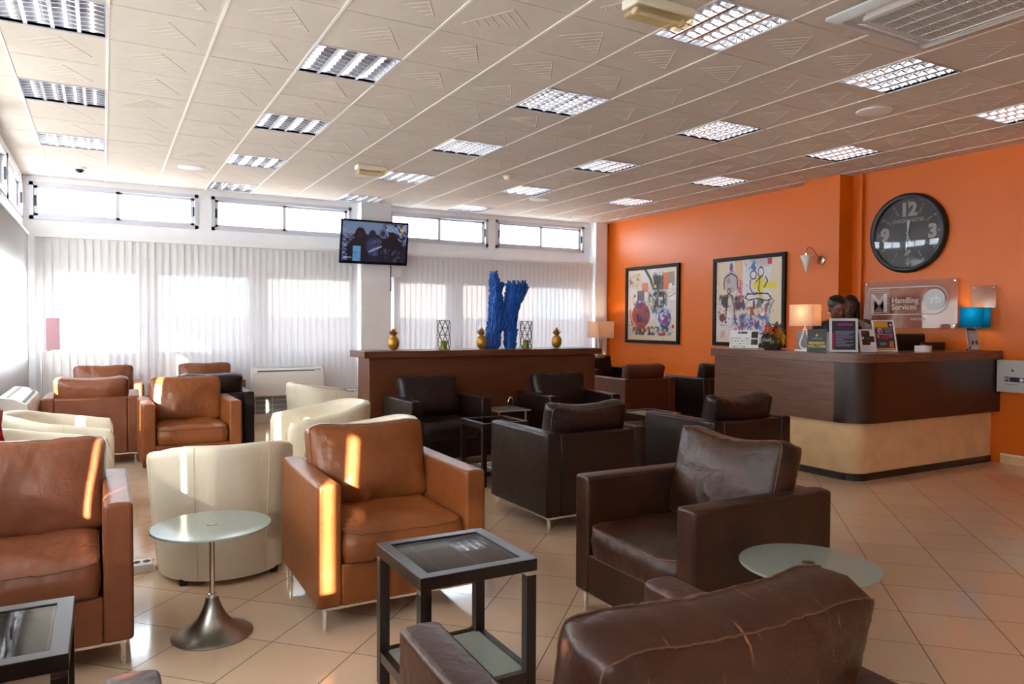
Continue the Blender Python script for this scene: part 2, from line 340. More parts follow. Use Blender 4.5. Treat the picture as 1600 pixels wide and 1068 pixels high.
class Paint:
    def __init__(s, w, h, base): s.a = np.ones((h, w, 3))*np.array(base)/255.; s.w, s.h = w, h; s.Y, s.X = np.mgrid[0:h, 0:w]; s.X = (s.X+.5)/w; s.Y = (s.Y+.5)/h
    def put(s, mask, c, a=1.): m = mask.astype(float)[..., None]*a; s.a = s.a*(1-m)+m*np.array(c)/255.; return s
    def rect(s, x0, y0, x1, y1, c, a=1.): return s.put((s.X >= x0) & (s.X < x1) & (s.Y >= y0) & (s.Y < y1), c, a)
    def ell(s, x, y, rx, ry, c, a=1.): return s.put(((s.X-x)/rx)**2+((s.Y-y)/ry)**2 < 1, c, a)
    def ring(s, x, y, rx, ry, t, c, a=1.): d = np.sqrt(((s.X-x)/rx)**2+((s.Y-y)/ry)**2); return s.put(abs(d-1) < t, c, a)
    def line(s, pts, t, c, a=1.):
        for (x0, y0), (x1, y1) in zip(pts, pts[1:]):
            dx, dy = x1-x0, y1-y0; q = np.clip(((s.X-x0)*dx+(s.Y-y0)*dy)/(dx*dx+dy*dy+1e-9), 0, 1)
            s.put(np.hypot(s.X-x0-q*dx, s.Y-y0-q*dy) < t, c, a)
        return s
    def noise(s, seed, cells):
        rs = np.random.RandomState(seed); g = rs.rand(cells+2, cells+2); gx = s.X*cells; gy = s.Y*cells; i = gx.astype(int); j = gy.astype(int); fx = gx-i; fy = gy-j
        return (g[j, i]*(1-fx)+g[j, i+1]*fx)*(1-fy)+(g[j+1, i]*(1-fx)+g[j+1, i+1]*fx)*fy
    def smear(s, x0, y0, x1, y1, c, seed, thr=.5, cells=14, a=.9):
        n = .45*s.noise(seed, cells)+.3*s.noise(seed+1, cells*3)+.25*s.stroke(seed+2, cells*3); dx = np.clip(np.minimum(s.X-x0, x1-s.X)/(x1-x0)*4, 0, 1); dy = np.clip(np.minimum(s.Y-y0, y1-s.Y)/(y1-y0)*4, 0, 1)
        w = np.clip((n-(.30+.42*thr))*7, 0, 1)*np.clip(dx*dy*1.8, 0, 1); return s.put(w, c, a)
    def stroke(s, seed, cells):
        rs = np.random.RandomState(seed); g = rs.rand(max(3, cells//5)+2, cells*2+2); gx = s.X*cells*2; gy = s.Y*max(3, cells//5); i = gx.astype(int); j = gy.astype(int); fx = gx-i; fy = gy-j
        return (g[j, i]*(1-fx)+g[j, i+1]*fx)*(1-fy)+(g[j+1, i]*(1-fx)+g[j+1, i+1]*fx)*fy
    def splat(s, x, y, r, n, c, seed):
        rs = np.random.RandomState(seed)
        for _ in range(n):
            s.ell(x+rs.randn()*r, y+rs.randn()*r, .004+rs.rand()*.008, .004+rs.rand()*.008, c)
        return s

# ------------------------------------------------------------------ the room
XL, XR, YB, YF, ZC = -.87, 8.08, 11.0, -4.0, 3.246
GX = lambda i: .039+.6*i
GY = lambda j: 4.867+.6*j
LAMPS = [(-1, 0), (-1, 3), (-1, 6), (2, 0), (2, 3), (2, 6), (2, 9), (5, -3), (5, 0), (5, 3), (5, 6), (5, 9), (8, -3), (8, 0), (8, 3), (8, 6), (8, 9), (11, -3), (11, 0), (11, 3), (11, 6)]
fl = MB().add([(XL-.2, YF-.2, 0), (XR+.2, YF-.2, 0), (XR+.2, YB+.2, 0), (XL-.2, YB+.2, 0)], [(0, 1, 2, 3)]); struct(fl, 'floor', M_['floor'], smooth=0)
# ceiling: one board per grid cell, with raised ribs, open where the luminaires sit
ce = MB(); rng = random.Random(3)
for i in range(-2, 14):
    for j in range(-15, 11):
        if (i, j) in LAMPS: continue
        x0, x1, y0, y1 = max(GX(i), XL), min(GX(i+1), XR), max(GY(j), YF), min(GY(j+1), YB)
        if x1-x0 < .01 or y1-y0 < .01: continue
        z = ZC+rng.uniform(-.0012, .0012); g = .0035
        ce.add([(x0, y0, z+.012), (x1, y0, z+.012), (x1, y1, z+.012), (x0, y1, z+.012), (x0+g, y0+g, z), (x1-g, y0+g, z), (x1-g, y1-g, z), (x0+g, y1-g, z)],
               [(4, 7, 6, 5), (0, 4, 5, 1), (1, 5, 6, 2), (2, 6, 7, 3), (3, 7, 4, 0)])
        if x1-x0 < .59 or y1-y0 < .59 or j < -7 or (i in (6, 7) and j in (-5, -4)): continue
        flip = rng.random() < .06
        A, B, Cc = Vector((.19, .5)), Vector((.54, .19)), Vector((.87, .77))
        for k in range(7):
            t = k/7.2; P, Q = A+(Cc-A)*t, B+(Cc-B)*t
            if k == 7: continue
            dv = (Q-P).normalized(); nv = Vector((-dv.y, dv.x))*.013
            c4 = [P-nv, Q-nv, Q+nv, P+nv, P-nv*.3, Q-nv*.3, Q+nv*.3, P+nv*.3]
            if flip: c4 = [Vector((1-p.x, p.y)) for p in c4]
            ce.add([(x0+p.x*.6, y0+p.y*.6, z+.0002 if q < 4 else z-.0024) for q, p in enumerate(c4)], [(4, 5, 6, 7), (0, 1, 5, 4), (1, 2, 6, 5), (2, 3, 7, 6), (3, 0, 4, 7)])
        dv = (Cc-B).normalized(); nv = Vector((-dv.y, dv.x))*.010; P, Q = B, B+(Cc-B)*.92
        c4 = [P-nv, Q-nv, Q+nv, P+nv, P-nv*.3, Q-nv*.3, Q+nv*.3, P+nv*.3]
        if flip: c4 = [Vector((1-p.x, p.y)) for p in c4]
        ce.add([(x0+p.x*.6, y0+p.y*.6, z+.0002 if q < 4 else z-.0024) for q, p in enumerate(c4)], [(4, 5, 6, 7), (0, 1, 5, 4), (1, 2, 6, 5), (2, 3, 7, 6), (3, 0, 4, 7)])
struct(ce, 'ceiling', M_['tile'], smooth=0)
rl = MB()
for i in range(-1, 14): rl.box(GX(i)-.009, GX(i)+.009, YF, YB, ZC-.004, ZC+.02)
struct(rl, 'trim_1', M_['tbar'], smooth=0)
rs_ = MB().box(XL-.3, XR+.3, YF-.3, YB+.3, 3.62, 3.75); struct(rs_, 'ceiling_slab', M_['whiteplaster'], smooth=0)  # unseen slab added above the ceiling to block sky light
# walls
def wallbox(name, mt, boxes): 
    mb = MB()
    for b in boxes: mb.box(*b)
    return struct(mb, name, mt, smooth=0)
BW = [(-.54, .47), (.61, 1.88), (2.04, 3.36), (4.05, 4.98), (5.17, 5.72), (5.92, 7.72)]      # low panes of the far wall
CW = [(-.80, 1.16), (1.33, 3.32), (3.90, 5.67), (5.82, 7.63)]                                # clerestory frames of the far wall
b = [(XL-.2, XR+.2, YB, YB+.18, 0, .95), (XL-.2, XR+.2, YB, YB+.18, 2.1, 2.70), (XL-.2, XR+.2, YB, YB+.18, 3.17, 3.62)]
def between(segs, lo, hi):
    o = []; c = lo
    for a, d in segs: o.append((c, a)); c = d
    return [(p, q) for p, q in o+[(c, hi)] if q-p > .001]
b += [(p, q, YB, YB+.18, .95, 2.1) for p, q in between(BW, XL-.2, XR+.2)]+[(p, q, YB, YB+.18, 2.70, 3.17) for p, q in between(CW, XL-.2, XR+.2)]
wallbox('wall_back', M_['whiteplaster'], b)
LW = [(-3.7, -2.2), (-2.1, -.6), (-.5, 1.1), (1.2, 2.8), (2.9, 4.5), (4.6, 6.2), (6.3, 7.9), (8.0, 10.6)]
LC = [(0, 1.8), (1.9, 3.7), (3.8, 5.6), (5.7, 7.5), (7.6, 9.2), (9.3, 10.9)]
b = [(XL-.18, XL, YF-.2, YB, 0, .95), (XL-.18, XL, YF-.2, YB, 2.1, 2.70), (XL-.18, XL, YF-.2, YB, 3.17, 3.62)]
b += [(XL-.18, XL, p, q, .95, 2.1) for p, q in between(LW, YF-.2, YB)]+[(XL-.18, XL, p, q, 2.70, 3.17) for p, q in between(LC, YF-.2, YB)]
wallbox('wall_left', M_['whiteplaster'], b)
wallbox('wall_right', M_['orange'], [(XR, XR+.18, YF-.2, YB+.2, 0, 3.62)])
wallbox('wall_front', M_['whiteplaster'], [(XL-.2, XR+.2, YF-.18, YF, 0, 3.62)])
wallbox('trim_2', M_['orange'], [(7.83, XR, 5.86, 6.39, 0, ZC)])                             # pillar on the orange wall
wallbox('trim_3', M_['whiteplaster'], [(3.41, 3.88, 10.78, YB, 0, ZC)])                      # column behind the screen
wallbox('trim_4', M_['whiteplaster'], [(7.76, 8.0, 10.8, YB, 0, ZC), (8.0, XR, 10.88, YB, 0, ZC)])
wallbox('trim_5', M_['orange'], [(8.03, XR, 5.70, 5.75, 0, ZC)])                             # conduit beside the pillar
wallbox('baseboard_right', M_['stucco'], [(8.062, XR, YF, 4.1, 0, .085)]); wallbox('trim_6', M_['white'], [(8.058, XR, YF, 4.1, .085, .1)])
wallbox('trim_7', M_['white'], [(XL-1.25, XL-.18, YF-1, YB+.4, 3.28, 3.36)])                  # unseen overhang added to keep sun out of the left clerestory
wallbox('ground_outside', M_['asphalt'], [(-40, 50, YB+.3, 60, -.3, -.2), (-40, XL-.3, -40, YB+.3, -.3, -.2)])
wallbox('wall_outside', M_['exteriorwall'], [(-20, 30, 17, 17.3, -.2, 1.55), (4.2, 12, 20, 24, -.2, 3.1)])

def clerestory(n, a, d, mk, mull=None, handles=True):
    """sliding pair in an aluminium frame, z 2.70..3.17; mk maps (along, out, z)"""
    f = MB(); z0, z1 = 2.70, 3.17; mid = mull or (a+d)/2; w = .045
    def bx(mb, p, q, o0, o1, c, e):
        v = [mk(x, y, z) for x in (p, q) for y in (o0, o1) for z in (c, e)]
        mb.add(v, [(0, 1, 3, 2), (4, 6, 7, 5), (0, 4, 5, 1), (2, 3, 7, 6), (0, 2, 6, 4), (1, 5, 7, 3)])
    for p, q, c, e in ((a, d, z0, z0+w), (a, d, z1-w, z1), (a, a+w, z0, z1), (d-w, d, z0, z1)): bx(f, p, q, -.012, .10, c, e)
    for s0, s1, o in ((a+w, mid+.025, .01), (mid-.025, d-w, .045)):
        for p, q, c, e in ((s0, s1, z0+w, z0+w+.035), (s0, s1, z1-w-.03, z1-w), (s0, s0+.045, z0+w, z1-w), (s1-.045, s1, z0+w, z1-w)): bx(f, p, q, o, o+.03, c, e)
    wf = struct(f, 'window_%d' % n, M_['alu'], smooth=0)
    for s0, s1, o in ((a+w, mid, .02), (mid, d-w, .055)):
        g = MB(); bx(g, s0+.02, s1-.02, o+.002, o+.006, z0+w+.02, z1-w-.02); g.obj('pane', M_['glass'], wf, smooth=0)
    if handles:
        for x in (a+w+.006, d-w-.028): 
            h = MB(); bx(h, x, x+.022, -.012, .01, 2.87, 3.0); h.obj('handle', M_['black'], wf, bevel=.004, smooth=30)
n = 0
for a, d in CW: n += 1; clerestory(n, a, d, lambda x, o, z: (x, YB+o, z))
for a, d in LC: n += 1; clerestory(n, a, d, lambda y, o, z: (XL-o, y, z), handles=(a > 3))
def lowpane(n, a, d, mk):
    f = MB(); g = MB(); w = .05
    def bx(mb, p, q, o0, o1, c, e):
        v = [mk(x, y, z) for x in (p, q) for y in (o0, o1) for z in (c, e)]
        mb.add(v, [(0, 1, 3, 2), (4, 6, 7, 5), (0, 4, 5, 1), (2, 3, 7, 6), (0, 2, 6, 4), (1, 5, 7, 3)])
    for p, q, c, e in ((a, d, .95, .95+w), (a, d, 2.1-w, 2.1), (a, a+w, .95, 2.1), (d-w, d, .95, 2.1)): bx(f, p, q, .02, .09, c, e)
    wf = struct(f, 'window_%d' % n, M_['alu'], smooth=0); bx(g, a+.03, d-.03, .05, .056, .98, 2.07); g.obj('pane', M_['glass'], wf, smooth=0)
for a, d in BW: n += 1; lowpane(n, a, d, lambda x, o, z: (x, YB+o, z))
for a, d in LW: n += 1; lowpane(n, a, d, lambda y, o, z: (XL-o, y, z))

# vertical blinds: slats hang edge to edge, each a little turned so its edge shows
def blind(a, d, mk, label, mt='blind', z0=.07, z1=2.47, pitch=.089):
    root = thing('vertical_blind', label, 'blind', mk(a, 0, 0), 0, 'vertical blinds'); o0 = Vector(mk(a, 0, 0))
    h = MB(); v = [Vector(mk(x, o, z))-o0 for x in (a, d) for o in (-.02, .03) for z in (z1, z1+.04)]
    h.add(v, [(0, 1, 3, 2), (4, 6, 7, 5), (0, 4, 5, 1), (2, 3, 7, 6), (0, 2, 6, 4), (1, 5, 7, 3)]); h.obj('headrail', M_['white'], root, smooth=0)
    k = max(1, round((d-a)/pitch)); p = (d-a)/k; s = MB(); r2 = random.Random(int(a*100)+7)
    prev = None
    for i in range(k):
        t = r2.uniform(-.003, .003); q = [(a+i*p-(.0035 if i else 0), .010+t), (a+i*p+.5*p, .008+t), (a+(i+1)*p+(.0035 if i < k-1 else 0), .0+t)]
        for (x0, y0), (x1, y1) in zip(q, q[1:]):
            s.add([Vector(mk(*w))-o0 for w in ((x0, y0, z0), (x1, y1, z0), (x1, y1, z1), (x0, y0, z1))], [(0, 1, 2, 3)])
        if prev: s.add([Vector(mk(*w))-o0 for w in ((*prev, z0), (*q[0], z0), (*q[0], z1), (*prev, z1))], [(0, 1, 2, 3)])
        prev = q[-1]
    s.obj('slats', M_[mt], root, smooth=0)
    return root
mkB = lambda x, o, z: (x, 10.86+o, z)
mkL = lambda y, o, z: (XL+.06-o, y, z)
blind(-.74, 3.375, mkB, 'sheer white vertical blind over the far windows left of the white column')
blind(3.96, 7.74, mkB, 'sheer white vertical blind behind the blue sculpture, right of the white column')
GAPS = [(-3.9, -.49), (-.08, .07), (.13, 1.977), (1.983, 2.440), (2.450, 2.936), (2.942, 5.36), (5.45, 7.5), (7.68, 10.8)]  # openings between the unseen sections are placed to cast the sun streaks
NM = ['nearest the camera and out of view', 'the single narrow strip', 'second from the camera', 'third from the camera', 'fourth from the camera', 'fifth from the camera', 'seventh from the camera', 'beside the slim lamp']
for (a, d), t in zip(GAPS, NM): blind(a, d, mkL, 'sheer vertical blind on the left window wall, '+t, 'sunblind')

# ------------------------------------------------------------------ ceiling fittings
def lamp_label(i, j):
    col = {-1: 'leftmost', 2: 'second', 5: 'third', 8: 'fourth', 11: 'rightmost'}[i]
    js = sorted(q for p, q in LAMPS if p == i); o = ['nearest', 'second nearest', 'third nearest', 'fourth nearest', 'farthest']
    k = js.index(j); w = 'farthest' if k == len(js)-1 else o[k]
    return 'square mirror-louvred ceiling light, %s of the %s row' % (w, col)
def make_lamp():
    t = thing('ceiling_light', '', 'ceiling light', (0, 0, ZC))
    f = MB()
    for b in ((-.299, .299, -.299, -.287), (-.299, .299, .287, .299), (-.299, -.287, -.287, .287), (.287, .299, -.287, .287)): f.box(*b, -.006, .02)
    f.obj('frame', M_['alu'], t, smooth=0)
    h = MB(); q = .287; u = .095
    h.add([(-q, -q, .002), (q, -q, .002), (q, q, .002), (-q, q, .002), (-q, -q, u), (q, -q, u), (q, q, u), (-q, q, u)], [(4, 5, 6, 7), (0, 1, 5, 4), (1, 2, 6, 5), (2, 3, 7, 6), (3, 0, 4, 7)])
    h.obj('reflector', M_['mirror'], t, smooth=0)
    for k in range(4):
        x = -.215+.1433*k; tb = MB(); tb.lathe([(.012, -.275), (.012, .275)], 12, (0, 0, 0), '-y'); tb.obj('tube', M_['tube'], t, loc=(x, 0, .066))
    l = MB()
    for k in range(1, 4):
        x = -.287+.1433*k; l.add([(x-.011, -q, .0), (x+.011, -q, .0), (x+.003, -q, .045), (x-.003, -q, .045), (x-.011, q, .0), (x+.011, q, .0), (x+.003, q, .045), (x-.003, q, .045)], [(0, 1, 5, 4), (1, 2, 6, 5), (2, 3, 7, 6), (3, 0, 4, 7), (0, 3, 2, 1), (4, 5, 6, 7)])
    for k in range(1, 8):
        y = -.287+.0718*k
        for s in range(4):
            x0 = -.287+.1433*s+.006; x1 = x0+.131; cx = (x0+x1)/2   # blade dips towards the middle of its cell
            for (xa, za), (xb, zb) in zip([(x0, .001), (x0+.04, .006), (cx, .012), (x1-.04, .006)], [(x0+.04, .006), (cx, .012), (x1-.04, .006), (x1, .001)]):
                l.add([(xa, y-.006, za), (xb, y-.006, zb), (xb, y-.001, .042), (xa, y-.001, .042), (xa, y+.006, za), (xb, y+.006, zb), (xb, y+.001, .042), (xa, y+.001, .042)], [(0, 1, 2, 3), (4, 7, 6, 5), (0, 4, 5, 1)])
    l.obj('louvre', M_['mirror'], t, smooth=0)
    return t
L0 = make_lamp()
for k, (i, j) in enumerate(LAMPS):
    loc = (GX(i)+.3, GY(j)+.3, ZC)
    if k == 0: L0.location = loc; L0['label'] = lamp_label(i, j); L0['group'] = 'louvred ceiling lights'
    else: dup(L0, loc, 0, lamp_label(i, j), 'louvred ceiling lights')
def speaker(x, y, label):
    t = thing('ceiling_speaker', label, 'speaker', (x, y, ZC), 0, 'round ceiling speakers')
    MB().lathe([(.145, .0), (.145, -.008), (.135, -.014), (.125, -.014)], 40, cap=False).obj('rim', M_['white'], t); MB().lathe([(.0, -.02), (.07, -.0185), (.127, -.012), (.127, .0)], 40, cap=False).obj('grille', M_['white'], t)
speaker(5.78, 4.0, 'round flush ceiling speaker on the right above the reception side, nearest of three')
speaker(5.62, 9.25, 'round flush ceiling speaker near the far windows, right of the smoke detector')
speaker(.92, 9.46, 'round flush ceiling speaker on the left, beside the dome camera')
t = thing('security_camera', 'small white dome security camera with dark eye on the ceiling at far left', 'camera', (-.23, 10.14, ZC))
MB().lathe([(.0, .0), (.075, 0), (.07, -.022), (.058, -.03), (.0, -.03)], 28).obj('housing', M_['white'], t); MB().sphere((0, 0, -.03), (.05, .05, .04), 24, 12).obj('dome', M_['black'], t)
t = thing('smoke_detector', 'small cream round smoke detector on the ceiling', 'detector', (4.41, 8.02, ZC))
MB().lathe([(0, 0), (.06, 0), (.06, -.018), (0, -.018)], 28).obj('base', M_['beigeplastic'], t); MB().lathe([(0, -.018), (.048, -.018), (.046, -.04), (.03, -.05), (0, -.05)], 28).obj('sensor_head', M_['beigeplastic'], t)
def emergency(x, y, w, label):
    t = thing('emergency_light', label, 'emergency light', (x, y, ZC), 0, 'cream emergency lights')
    MB().box(-w/2, w/2, -.07, .07, -.055, 0).obj('housing', M_['beigeplastic'], t, bevel=.008)
    MB().box(-w/2+.006, w/2-.006, -.064, .064, -.1, -.055).obj('diffuser', M_['clearplastic'], t, bevel=.012)
    for s in (-1, 1): MB().box(s*w/2*.8-.012, s*w/2*.8+.012, -.02, .02, -.09, -.056).obj('lamp_holder', M_['beigeplastic'], t, bevel=.004)
    MB().lathe([(.011, -w*.4), (.011, w*.4)], 10, (0, 0, -.075), 'x').obj('tube', M_['ceramicwhite'], t)
emergency(2.8, 3.3, .43, 'cream box emergency light with clear ribbed cover at top of the ceiling, nearer of two')
emergency(2.75, 8.33, .35, 'cream box emergency light farther back over the television side')
# ceiling cassette air conditioner
t = thing('air_conditioner', 'white four-way cassette air conditioner in the ceiling, upper right', 'air conditioner', (4.25, 2.48, ZC-.0065))
p = MB(); a = .475
def rr(w, r, z, n=6):
    o = []
    for cx, cy, a0 in ((w-r, w-r, 0), (-w+r, w-r, 90), (-w+r, -w+r, 180), (w-r, -w+r, 270)):
        for k in range(n+1): q = math.radians(a0+90*k/n); o.append((cx+r*math.cos(q), cy+r*math.sin(q), z))
    return o
rings = [rr(a, .03, 0), rr(a, .03, -.012), rr(a-.035, .03, -.034), rr(.405, .03, -.036), rr(.405, .03, -.012), rr(.33, .03, -.012), rr(.33, .03, -.04), rr(.30, .02, -.042), rr(.295, .02, -.03)]
vs = [v for r_ in rings for v in r_]; k = len(rings[0])
p.add(vs, [(q*k+i, q*k+(i+1) % k, (q+1)*k+(i+1) % k, (q+1)*k+i) for q in range(len(rings)-1) for i in range(k)]); p.obj('panel', M_['lightgrey'], t)
g = MB(); g.box(-.296, .296, -.296, .296, -.034, -.03)
for i in range(44): y = -.288+.0134*i; g.box(-.292, .292, y, y+.004, -.039, -.034)
for i in range(1, 5): x = -.296+.1184*i; g.box(x-.003, x+.003, -.292, .292, -.041, -.034)
g.obj('intake_grille', M_['lightgrey'], t, smooth=0)
for q in range(4):
    f = MB().box(-.27, .27, -.03, .03, -.003, .003); f.obj('air_flap', M_['white'], t, bevel=.002, loc=(.367*math.cos(q*PI/2), .367*math.sin(q*PI/2), -.028), rot=(math.radians(20), 0, q*PI/2-PI/2))

# ------------------------------------------------------------------ leather club chairs
def pillow(w, h, t, edge, seed, sag=0, puff=1, wr=.006, nx=44, nz=34, corner=.05):
    """cushion in XZ (x width, z height 0..h) with thickness along y; returns MB and its two seam loops"""
    mb = MB(); off = Vector((seed*7.3, seed*3.1, 0)); loops = []
    for s in (-1, 1):
        base = len(mb.v)
        for j in range(nz+1):
            v = -1+2*j/nz
            for i in range(nx+1):
                u = -1+2*i/nx
                pu = (1-abs(u)**2.6); pv = (1-abs(v)**2.6); pf = (pu*pv)**.5
                x = u*w/2*(1-corner*.6*(1-abs(v)**3)*0 - .02*(1-v*v)*0); z = h/2*(1+v)
                x *= 1-.045*abs(v)**7*abs(u)**2; x -= math.copysign(.010*(1-abs(v)**2.5), u)*abs(u)**3
                z += -sag*max(0, v)**1.5*(1-u*u); z -= .030*abs(u)**7*v*abs(v)**3
                y = s*(edge/2+(t-edge)/2*pf*puff)
                q = Vector((x*5, z*5, s*3.))+off
                d = noise.noise(q)*wr*1.6*pf + abs(noise.noise(Vector((u*9, v*2.2, s*5))+off))*wr*1.1*(.4+.6*abs(v)**2)*(1-abs(u)**8) 
                d += abs(noise.noise(Vector((u*2.5, v*8, s*9))+off))*wr*.8*abs(u)**2*(1-abs(v)**6)
                y -= s*d*1.2; z += noise.noise(q*1.7)*wr*.5*pf
                z += noise.noise(Vector((u*6, s, 3))+off)*wr*.5*(abs(v)**5)
                mb.v.append((x, y, z))
        for j in range(nz):
            for i in range(nx): a = base+j*(nx+1)+i; mb.f.append((a, a+1, a+nx+2, a+nx+1)); mb.mi.append(0)
        lp = [i for i in range(nx+1)]+[nx+j*(nx+1) for j in range(1, nz+1)]+[nz*(nx+1)+i for i in range(nx-1, -1, -1)]+[j*(nx+1) for j in range(nz-1, 0, -1)]
        loops.append([base+q for q in lp])
    a, b = loops; k = len(a); mid = []
    for i in range(k):
        p, q = Vector(mb.v[a[i]]), Vector(mb.v[b[i]]); c = (p+q)/2; o = Vector((c.x/(w/2), 0, (c.z-h/2)/(h/2))); o = o/max(1e-6, max(abs(o.x), abs(o.z))); o = Vector((o.x if abs(o.x) > .97 else 0, 0, o.z if abs(o.z) > .97 else 0))
        mb.v.append(tuple(c+o*.012)); mid.append(len(mb.v)-1)
    for i in range(k):
        j = (i+1) % k; mb.f += [(a[i], a[j], mid[j], mid[i]), (mid[i], mid[j], b[j], b[i])]; mb.mi += [0, 0]
    return mb, [[Vector(mb.v[i]) for i in lp] for lp in loops]
CW_, CD_, CH_, CB_ = .84, .81, .674, .112
def seat_mesh(seed):
    mb, lp = pillow(.61, .735, .20, .15, seed, 0, 1, .010, 40, 40)
    def fn(v):   # lay it down: pillow z -> depth (front first), y -> height
        y = v.z-.415; z = .375-v.y; fr = max(0, 1-v.z/.10)
        return Vector((v.x, y, z-.015*fr*fr*(1 if z > .375 else -.3)))
    mb.xf(fn); return mb, [[fn(p) for p in l] for l in lp]
def back_mesh(seed, sag, big=0):
    mb, lp = pillow(.645+big*.6, .45+big, .235, .13 if big else .11, seed, sag, 1, .009)
    a = math.radians(-13); R = Matrix.Rotation(a, 3, 'X')
    fn = lambda v: R @ Vector((v.x, v.y, v.z-.02))+Vector((0, .165, .455))
    mb.xf(fn); return mb, [[fn(p) for p in l] for l in lp]
frame_cache = {}
def chair_frame():
    if frame_cache: return frame_cache
    hw, hd, aw = CW_/2, CD_/2, .108
    for s, nm in ((-1, 'armL'), (1, 'armR')):
        m_ = MB(); x0, x1 = (-hw, -hw+aw) if s < 0 else (hw-aw, hw); nx, ny, nz = 4, 12, 9
        # a padded slab with a slightly crowned top
        def P(u, v, w): 
            x = x0+(x1-x0)*u; y = -hd+CD_*v; z = CB_+(CH_-CB_)*w
            z += .006*w**4*(1-(2*u-1)**2); x += (2*u-1)*.004*(1-(2*v-1)**4)*(1-(2*w-1)**4)
            return (x, y, z)
        idx = {}
        def V(i, j, k):
            if (i, j, k) not in idx: idx[(i, j, k)] = len(m_.v); m_.v.append(P(i/nx, j/ny, k/nz))
            return idx[(i, j, k)]
        for i in range(nx):
            for j in range(ny): 
                for k in (0, nz): m_.f.append((V(i, j, k), V(i+1, j, k), V(i+1, j+1, k), V(i, j+1, k))); m_.mi.append(0)
            for k in range(nz):
                for j in (0, ny): m_.f.append((V(i, j, k), V(i+1, j, k), V(i+1, j, k+1), V(i, j, k+1))); m_.mi.append(0)
        for j in range(ny):
            for k in range(nz):
                for i in (0, nx): m_.f.append((V(i, j, k), V(i, j+1, k), V(i, j+1, k+1), V(i, j, k+1))); m_.mi.append(0)
        frame_cache[nm] = m_
    frame_cache['back'] = MB().box(-hw+aw+.001, hw-aw-.001, hd-.115, hd-.003, CB_, CH_-.006)
    frame_cache['base'] = MB().box(-hw+aw+.001, hw-aw-.001, -hd+.006, hd-.116, CB_, .302)
    r = MB(); z0, z1 = CB_-.014, CB_-.001
    for b in ((-hw+.02, hw-.02, -hd+.02, -hd+.034), (-hw+.02, hw-.02, hd-.034, hd-.02), (-hw+.02, -hw+.034, -hd+.034, hd-.034), (hw-.034, hw-.02, -hd+.034, hd-.034)): r.box(*b, z0, z1)
    frame_cache['rail'] = r
    frame_cache['leg'] = MB().lathe([(.0, 0), (.012, 0), (.013, .004), (.013, CB_-.013), (0, CB_-.013)], 16)
    return frame_cache
mesh_cache = {}
def cm(key, mb, mt, smooth=40):
    if key not in mesh_cache: mesh_cache[key] = mb().mesh(key, mt, smooth) if callable(mb) else mb.mesh(key, mt, smooth)
    return mesh_cache[key]
def link(name, me, parent, loc=None, bevel=0):
    o = bpy.data.objects.new(name, me); C.objects.link(o); o.parent = parent
    if loc: o.location = loc
    if bevel: b = o.modifiers.new('bevel', 'BEVEL'); b.width = bevel; b.segments = 3; b.limit_method = 'ANGLE'; b.angle_limit = math.radians(50)
    return o
def club_chair(label, x, y, deg, lea, seed, sag=.03, seam='seam', cushion=None, group=None):
    F = chair_frame(); L = M_[lea]; t = thing('club_armchair', label, 'armchair', (x, y, 0), math.radians(deg), group or 'leather club armchairs')
    link('arm', cm('armL'+lea, F['armL'], L), t, bevel=.014); link('arm', cm('armR'+lea, F['armR'], L), t, bevel=.014)
    link('back_panel', cm('back'+lea, F['back'], L), t, bevel=.014); link('base_panel', cm('base'+lea, F['base'], L), t, bevel=.008)
    for nm, (mb, lp), br in (('seat_cushion', seat_mesh(seed+.5), .0), ('back_cushion', back_mesh(seed, sag, .036 if lea == 'scuffed' and x > .5 else .025 if lea == 'brown' else 0), .0)):
        o = mb.obj(nm, M_[cushion or lea], t, smooth=80)
        pm = MB()
        for l in lp: pm.tube(l, .0022, 6, closed=True)
        pm.obj('piping', M_[seam], o)
    link('base_rail', cm('rail', F['rail'], M_['chrome'], 0), t)
    for sx in (-1, 1):
        for sy in (-1, 1): link('leg', cm('leg', F['leg'], M_['chrome']), t, (sx*(CW_/2-.04), sy*(CD_/2-.04), 0))
    return t
